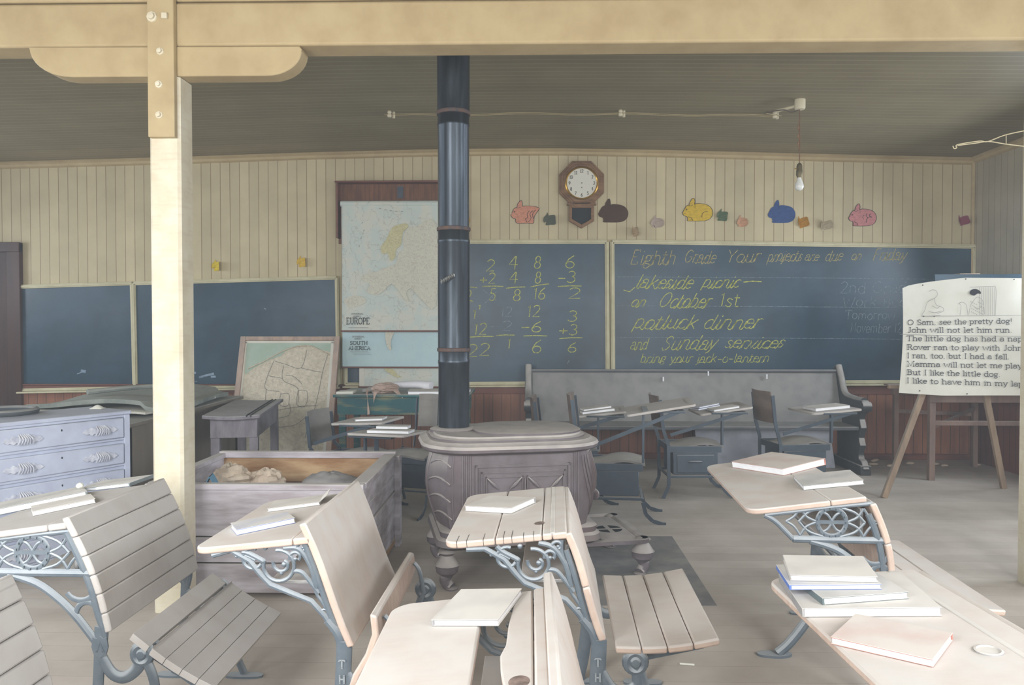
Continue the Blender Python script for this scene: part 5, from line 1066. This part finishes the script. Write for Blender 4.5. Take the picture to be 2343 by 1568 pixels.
mb = MB()
for P_ in ([(632, 824), (620, 862), (618, 890), (650, 896)], [(704, 800), (694, 842), (660, 834), (634, 826)], [(752, 812), (744, 850), (738, 900), (728, 960)], [(654, 836), (656, 870), (690, 888), (694, 920)], [(694, 842), (730, 850), (744, 852)], [(654, 866), (620, 860)], [(654, 900), (654, 926), (672, 928), (672, 902), (654, 902)], [(692, 894), (692, 926), (712, 928), (712, 896), (692, 894)],
           [(620, 946), (654, 938), (700, 930), (740, 928)], [(676, 924), (676, 950), (640, 962), (654, 990)], [(620, 890), (624, 930), (650, 940)], [(640, 978), (690, 972), (724, 950), (716, 1000)], [(662, 860), (680, 862), (700, 880)]):
    mb.ribbon([rp(*q) for q in cat(P_, 5)], .004, TrL)
mb.build('border_lines', RELLINE, t, flat=True)
mb = MB()
P_ = cat([(574, 844), (590, 836), (610, 826), (640, 808), (660, 798), (690, 790), (716, 792), (744, 806), (756, 812)], 5)
mb.tube([TrL(*rp(*q)) for q in P_], .013, 8, sq=.5); mb.build('raised_ridge', RELIEF, t)

# ------------------------------------------------------------------ green table with its clutter
t = thing('green_table', 'worn green painted table against the wall left of the stovepipe', 'table', (-1.08, 6.9, 0))
MB().box(-.58, .58, -.33, .36, .74, .765).build('top', GREEN, t, bevel=.005)
mb = MB(); mb.box(-.55, .55, -.3, -.275, .59, .74); mb.box(-.55, -.525, -.275, .32, .59, .74); mb.box(.525, .55, -.275, .32, .59, .74); mb.build('apron', GREEN, t, bevel=.003)
for x, y in ((-.54, -.29), (.485, -.29), (-.54, .27), (.485, .27)): MB().box(x, x + .055, y, y + .055, 0, .6).build('leg', GREEN, t, bevel=.003)
zt = .766
o = MB().slab(lambda i, j: (-1.44 + .24 * i, 6.72 + .3 * j, zt + .028 + .012 * i), 3, 3, (0, 0, .02)).build('grey_folder', mat('grey_folder_card', (150, 150, 148), rough=.8, dust=.7), bevel=.002); tag(o, 'grey dusty folder at the left on the green table', 'folder')
o = MB().hexa([(-1.64, 6.6, zt), (-1.5, 6.62, zt), (-1.5, 6.78, zt), (-1.64, 6.76, zt), (-1.64, 6.6, zt + .02), (-1.5, 6.62, zt + .022), (-1.5, 6.78, zt + .022), (-1.64, 6.76, zt + .02)]).build('paper_bundle', PAPER, bevel=.002); tag(o, 'white paper bundle on the left corner of the green table', 'papers')
o = MB().tube(cat([(-1.28, 6.93, zt + .045), (-1.0, 6.9, zt + .06), (-.86, 6.86, zt + .05)], 8), [.032, .06, .05], 20, sq=.8).build('paper_roll', mat('white_roll_paper', (226, 226, 230), (210, 210, 216), 5, rough=.7)); tag(o, 'fat white paper roll lying on the green table', 'paper roll')
t = thing('crumpled_cloth', 'crumpled pinkish brown cloth with strips hanging over the green table edge', 'cloth', (-1.24, 6.72, zt))
CLO = mat('pinkish_brown_cloth', (190, 168, 156), (160, 138, 126), 9, rough=.9, bump=.3)
crumple(31, 0, 0, .042, .13, .085, .048, .5).build('bundle', CLO, t, angle=14)
mb = MB(); mb.slab(lambda i, j: (-.15 + .03 * j + .05 * i * (1 - j), -.08 - .085 * min(1, i * 3) - .01 * i, .04 - .2 * i * i - .01 * j), 12, 3, (0, .004, .002)); mb.build('hanging_strip', CLO, t)
mb = MB(); mb.slab(lambda i, j: (-.07 + .05 * j * (1 - i), -.08 - .085 * min(1, i * 3), .04 - .1 * i * i - .01 * j), 10, 3, (0, .004, .002)); mb.build('hanging_strip', CLO, t)
mb = MB(); mb.slab(lambda i, j: (.08 + .1 * i + .05 * j * (1 - i), -.09 - .07 * i, .03 - .06 * i), 8, 3, (0, 0, .003)); mb.build('hanging_strip', CLO, t)
for i, (x, y, w_, d_, h_, lb) in enumerate(((-.9, 6.72, .26, .26, .028, 'flat white box lid lying on the green table by the stovepipe'), (-.62, 6.74, .2, .24, .03, 'white pad half hidden by the stovepipe on the green table'))):
    t = thing('paper_pad', lb, 'papers', (x, y, zt), R(4 - 8 * i)); MB().box(-w_ / 2, w_ / 2, -d_ / 2, d_ / 2, 0, h_ * .8).build('pages', PAGES, t, bevel=.002); MB().box(-w_ / 2 - .004, w_ / 2 + .004, -d_ / 2 - .004, d_ / 2 + .004, h_ * .8, h_).build('cover', GREYC, t, bevel=.001)

# ------------------------------------------------------------------ hanging bulb, ceiling wiring
bz = 3.03; bx, by = 2.07, 6.05
t = thing('hanging_bulb', 'bare light bulb in a brass socket hanging on a cord from the ceiling', 'light bulb', (bx, by, 2.42))
MB().tube([(0, 0, .17), (.002, .0, .36), (-.002, 0, .60)], .0035, 6).build('cord', mat('brown_cord', (120, 92, 72), rough=.9), t)
mb = MB(); mb.tube([(-.006 + .006 * math.sin(i * .9), .004, .27 + i * .009) for i in range(26)], .0045, 6); mb.build('cord_wrap', mat('brown_cord_wrap', (140, 108, 82), rough=.9), t)
so = MB().lathe([(.004, .175), (.016, .165), (.021, .15), (.022, .12), (.024, .11), (.024, .08), (.019, .07), (.019, .062), (.001, .06)], 20).build('socket', mat('dull_brass_socket', (120, 108, 78), (90, 84, 66), 20, rough=.5, metal=.5), t)
MB().tube([(-.02, 0, .13), (-.036, 0, .13)], .004, 8).build('switch_key', BRASS, so)
MB().lathe([(.015, .062), (.016, .048), (.024, .03), (.031, .01), (.033, -.005), (.03, -.02), (.02, -.033), (.001, -.039)], 28).build('glass_bulb', mat('frosted_bulb', (226, 228, 224), rough=.25, bump=0, spec=.5), t)
t = thing('ceiling_mount', 'white porcelain block and coupling on the ceiling above the hanging bulb', 'fixture', (bx, by, 3.03)); POR = mat('white_porcelain', (214, 206, 180), rough=.35, bump=0)
mb = MB(); mb.lathe([(.035, -.03), (.04, -.02), (.04, .06)], 20); mb.build('block', POR, t)
mb = MB(); mb.tube([(-.03, .02, .0), (-.14, .16, .0)], .012, 8); mb.build('coupling', POR, t); mb = MB(); mb.tube(cat([(.0, .0, -.03), (-.05, .05, -.035), (-.1, .08, -.01), (-.2, .18, .0)], 5), .005, 6); mb.build('twisted_wire', PLY, t)
def cz_(x, y): tt = max(0, min(1, (y - 3.2) / (YB - 3.2))); return 3.06 * (1 - tt) + mz(x) * tt
for px, lb in ((892, 'porcelain insulator on the ceiling left of the stovepipe'), (1418, 'porcelain insulator on the ceiling above the clock'), (1765, 'porcelain insulator on the ceiling nearest the hanging bulb')):
    x = (px - 1210) * 6.4 / F; z = cz_(x, 6.4); mb = MB(); mb.lathe([(.014, 0), (.018, -.012), (.012, -.022), (.018, -.032), (.016, -.05), (.001, -.052)], 12, lambda a, b, h: (x + a, 6.4 + b, z + h)); mb.lathe([(.012, 0), (.012, -.05), (.001, -.052)], 10, lambda a, b, h: (x + a + .03, 6.43 + b, z + h))
    o = mb.build('insulator', POR); tag(o, lb, 'insulator', 'insulators carrying the ceiling wire')
mb = MB(); pts = [((px - 1210) * 6.4 / F, 6.4 + .0, cz_((px - 1210) * 6.4 / F, 6.4) - .03 - .006 * math.sin(px / 40)) for px in range(880, 1790, 30)]
mb.tube(pts, .003, 5); mb.tube([(a, b + .05, c_ + .004) for a, b, c_ in pts], .003, 5); mb.tube([pts[-1], (bx - .2, by + .18, 3.02)], .003, 5)
o = mb.build('ceiling_wire', mat('painted_wire', (176, 160, 124), rough=.7)); tag(o, 'pair of thin painted wires running along the ceiling', 'wire')
A_ = lambda x, y: tuple(aty(x, y, 3.9))
mb = MB(); mb.tube(cat([A_(2180, 334), A_(2183, 340), A_(2189, 338), A_(2191, 331), A_(2240, 323), A_(2260, 324), A_(2300, 309), A_(2360, 296)], 5), .0028, 6); mb.tube(cat([A_(2191, 333), A_(2230, 328), A_(2262, 324), A_(2302, 330), A_(2360, 337)], 5), .0028, 6); mb.tube([A_(2302, 309), A_(2302, 330)], .002, 6)
o = mb.build('hooked_wire', mat('bright_wire', (200, 190, 160), rough=.4, metal=.4)); tag(o, 'thin hooked bent wire sticking out from the right post', 'wire')
# ------------------------------------------------------------------ small litter on floor and desks
q = atz(1572, 1523); o = MB().tube([(q.x - .028, q.y + .004, .005), (q.x + .028, q.y - .006, .005)], .004, 6).build('chalk_stick', PAPER); tag(o, 'small broken white chalk stick lying on the floor at the bottom', 'chalk')
r_ = random.Random(8)
for k in range(10):
    x = 3.2 + r_.uniform(0, 1.1); y = 7.5 + r_.uniform(0, .33); q = (x, y, .012)
    o = crumple(50 + k, *q, .03 + .02 * r_.random(), .02, .012, .4, 10).build('plaster_crumb', CRP); tag(o, 'small pale plaster crumb on the floor along the back wall right of the pew', 'debris', 'plaster crumbs along the wall')
P = IR['L1']; o = crumple(77, -1.416 - .28, 2.662 + .24, .745, .014, .012, .01, .5, 12).build('paper_scrap', PAPER, angle=20); tag(o, 'tiny crumpled white scrap on the left lattice desk beside the books', 'scrap')
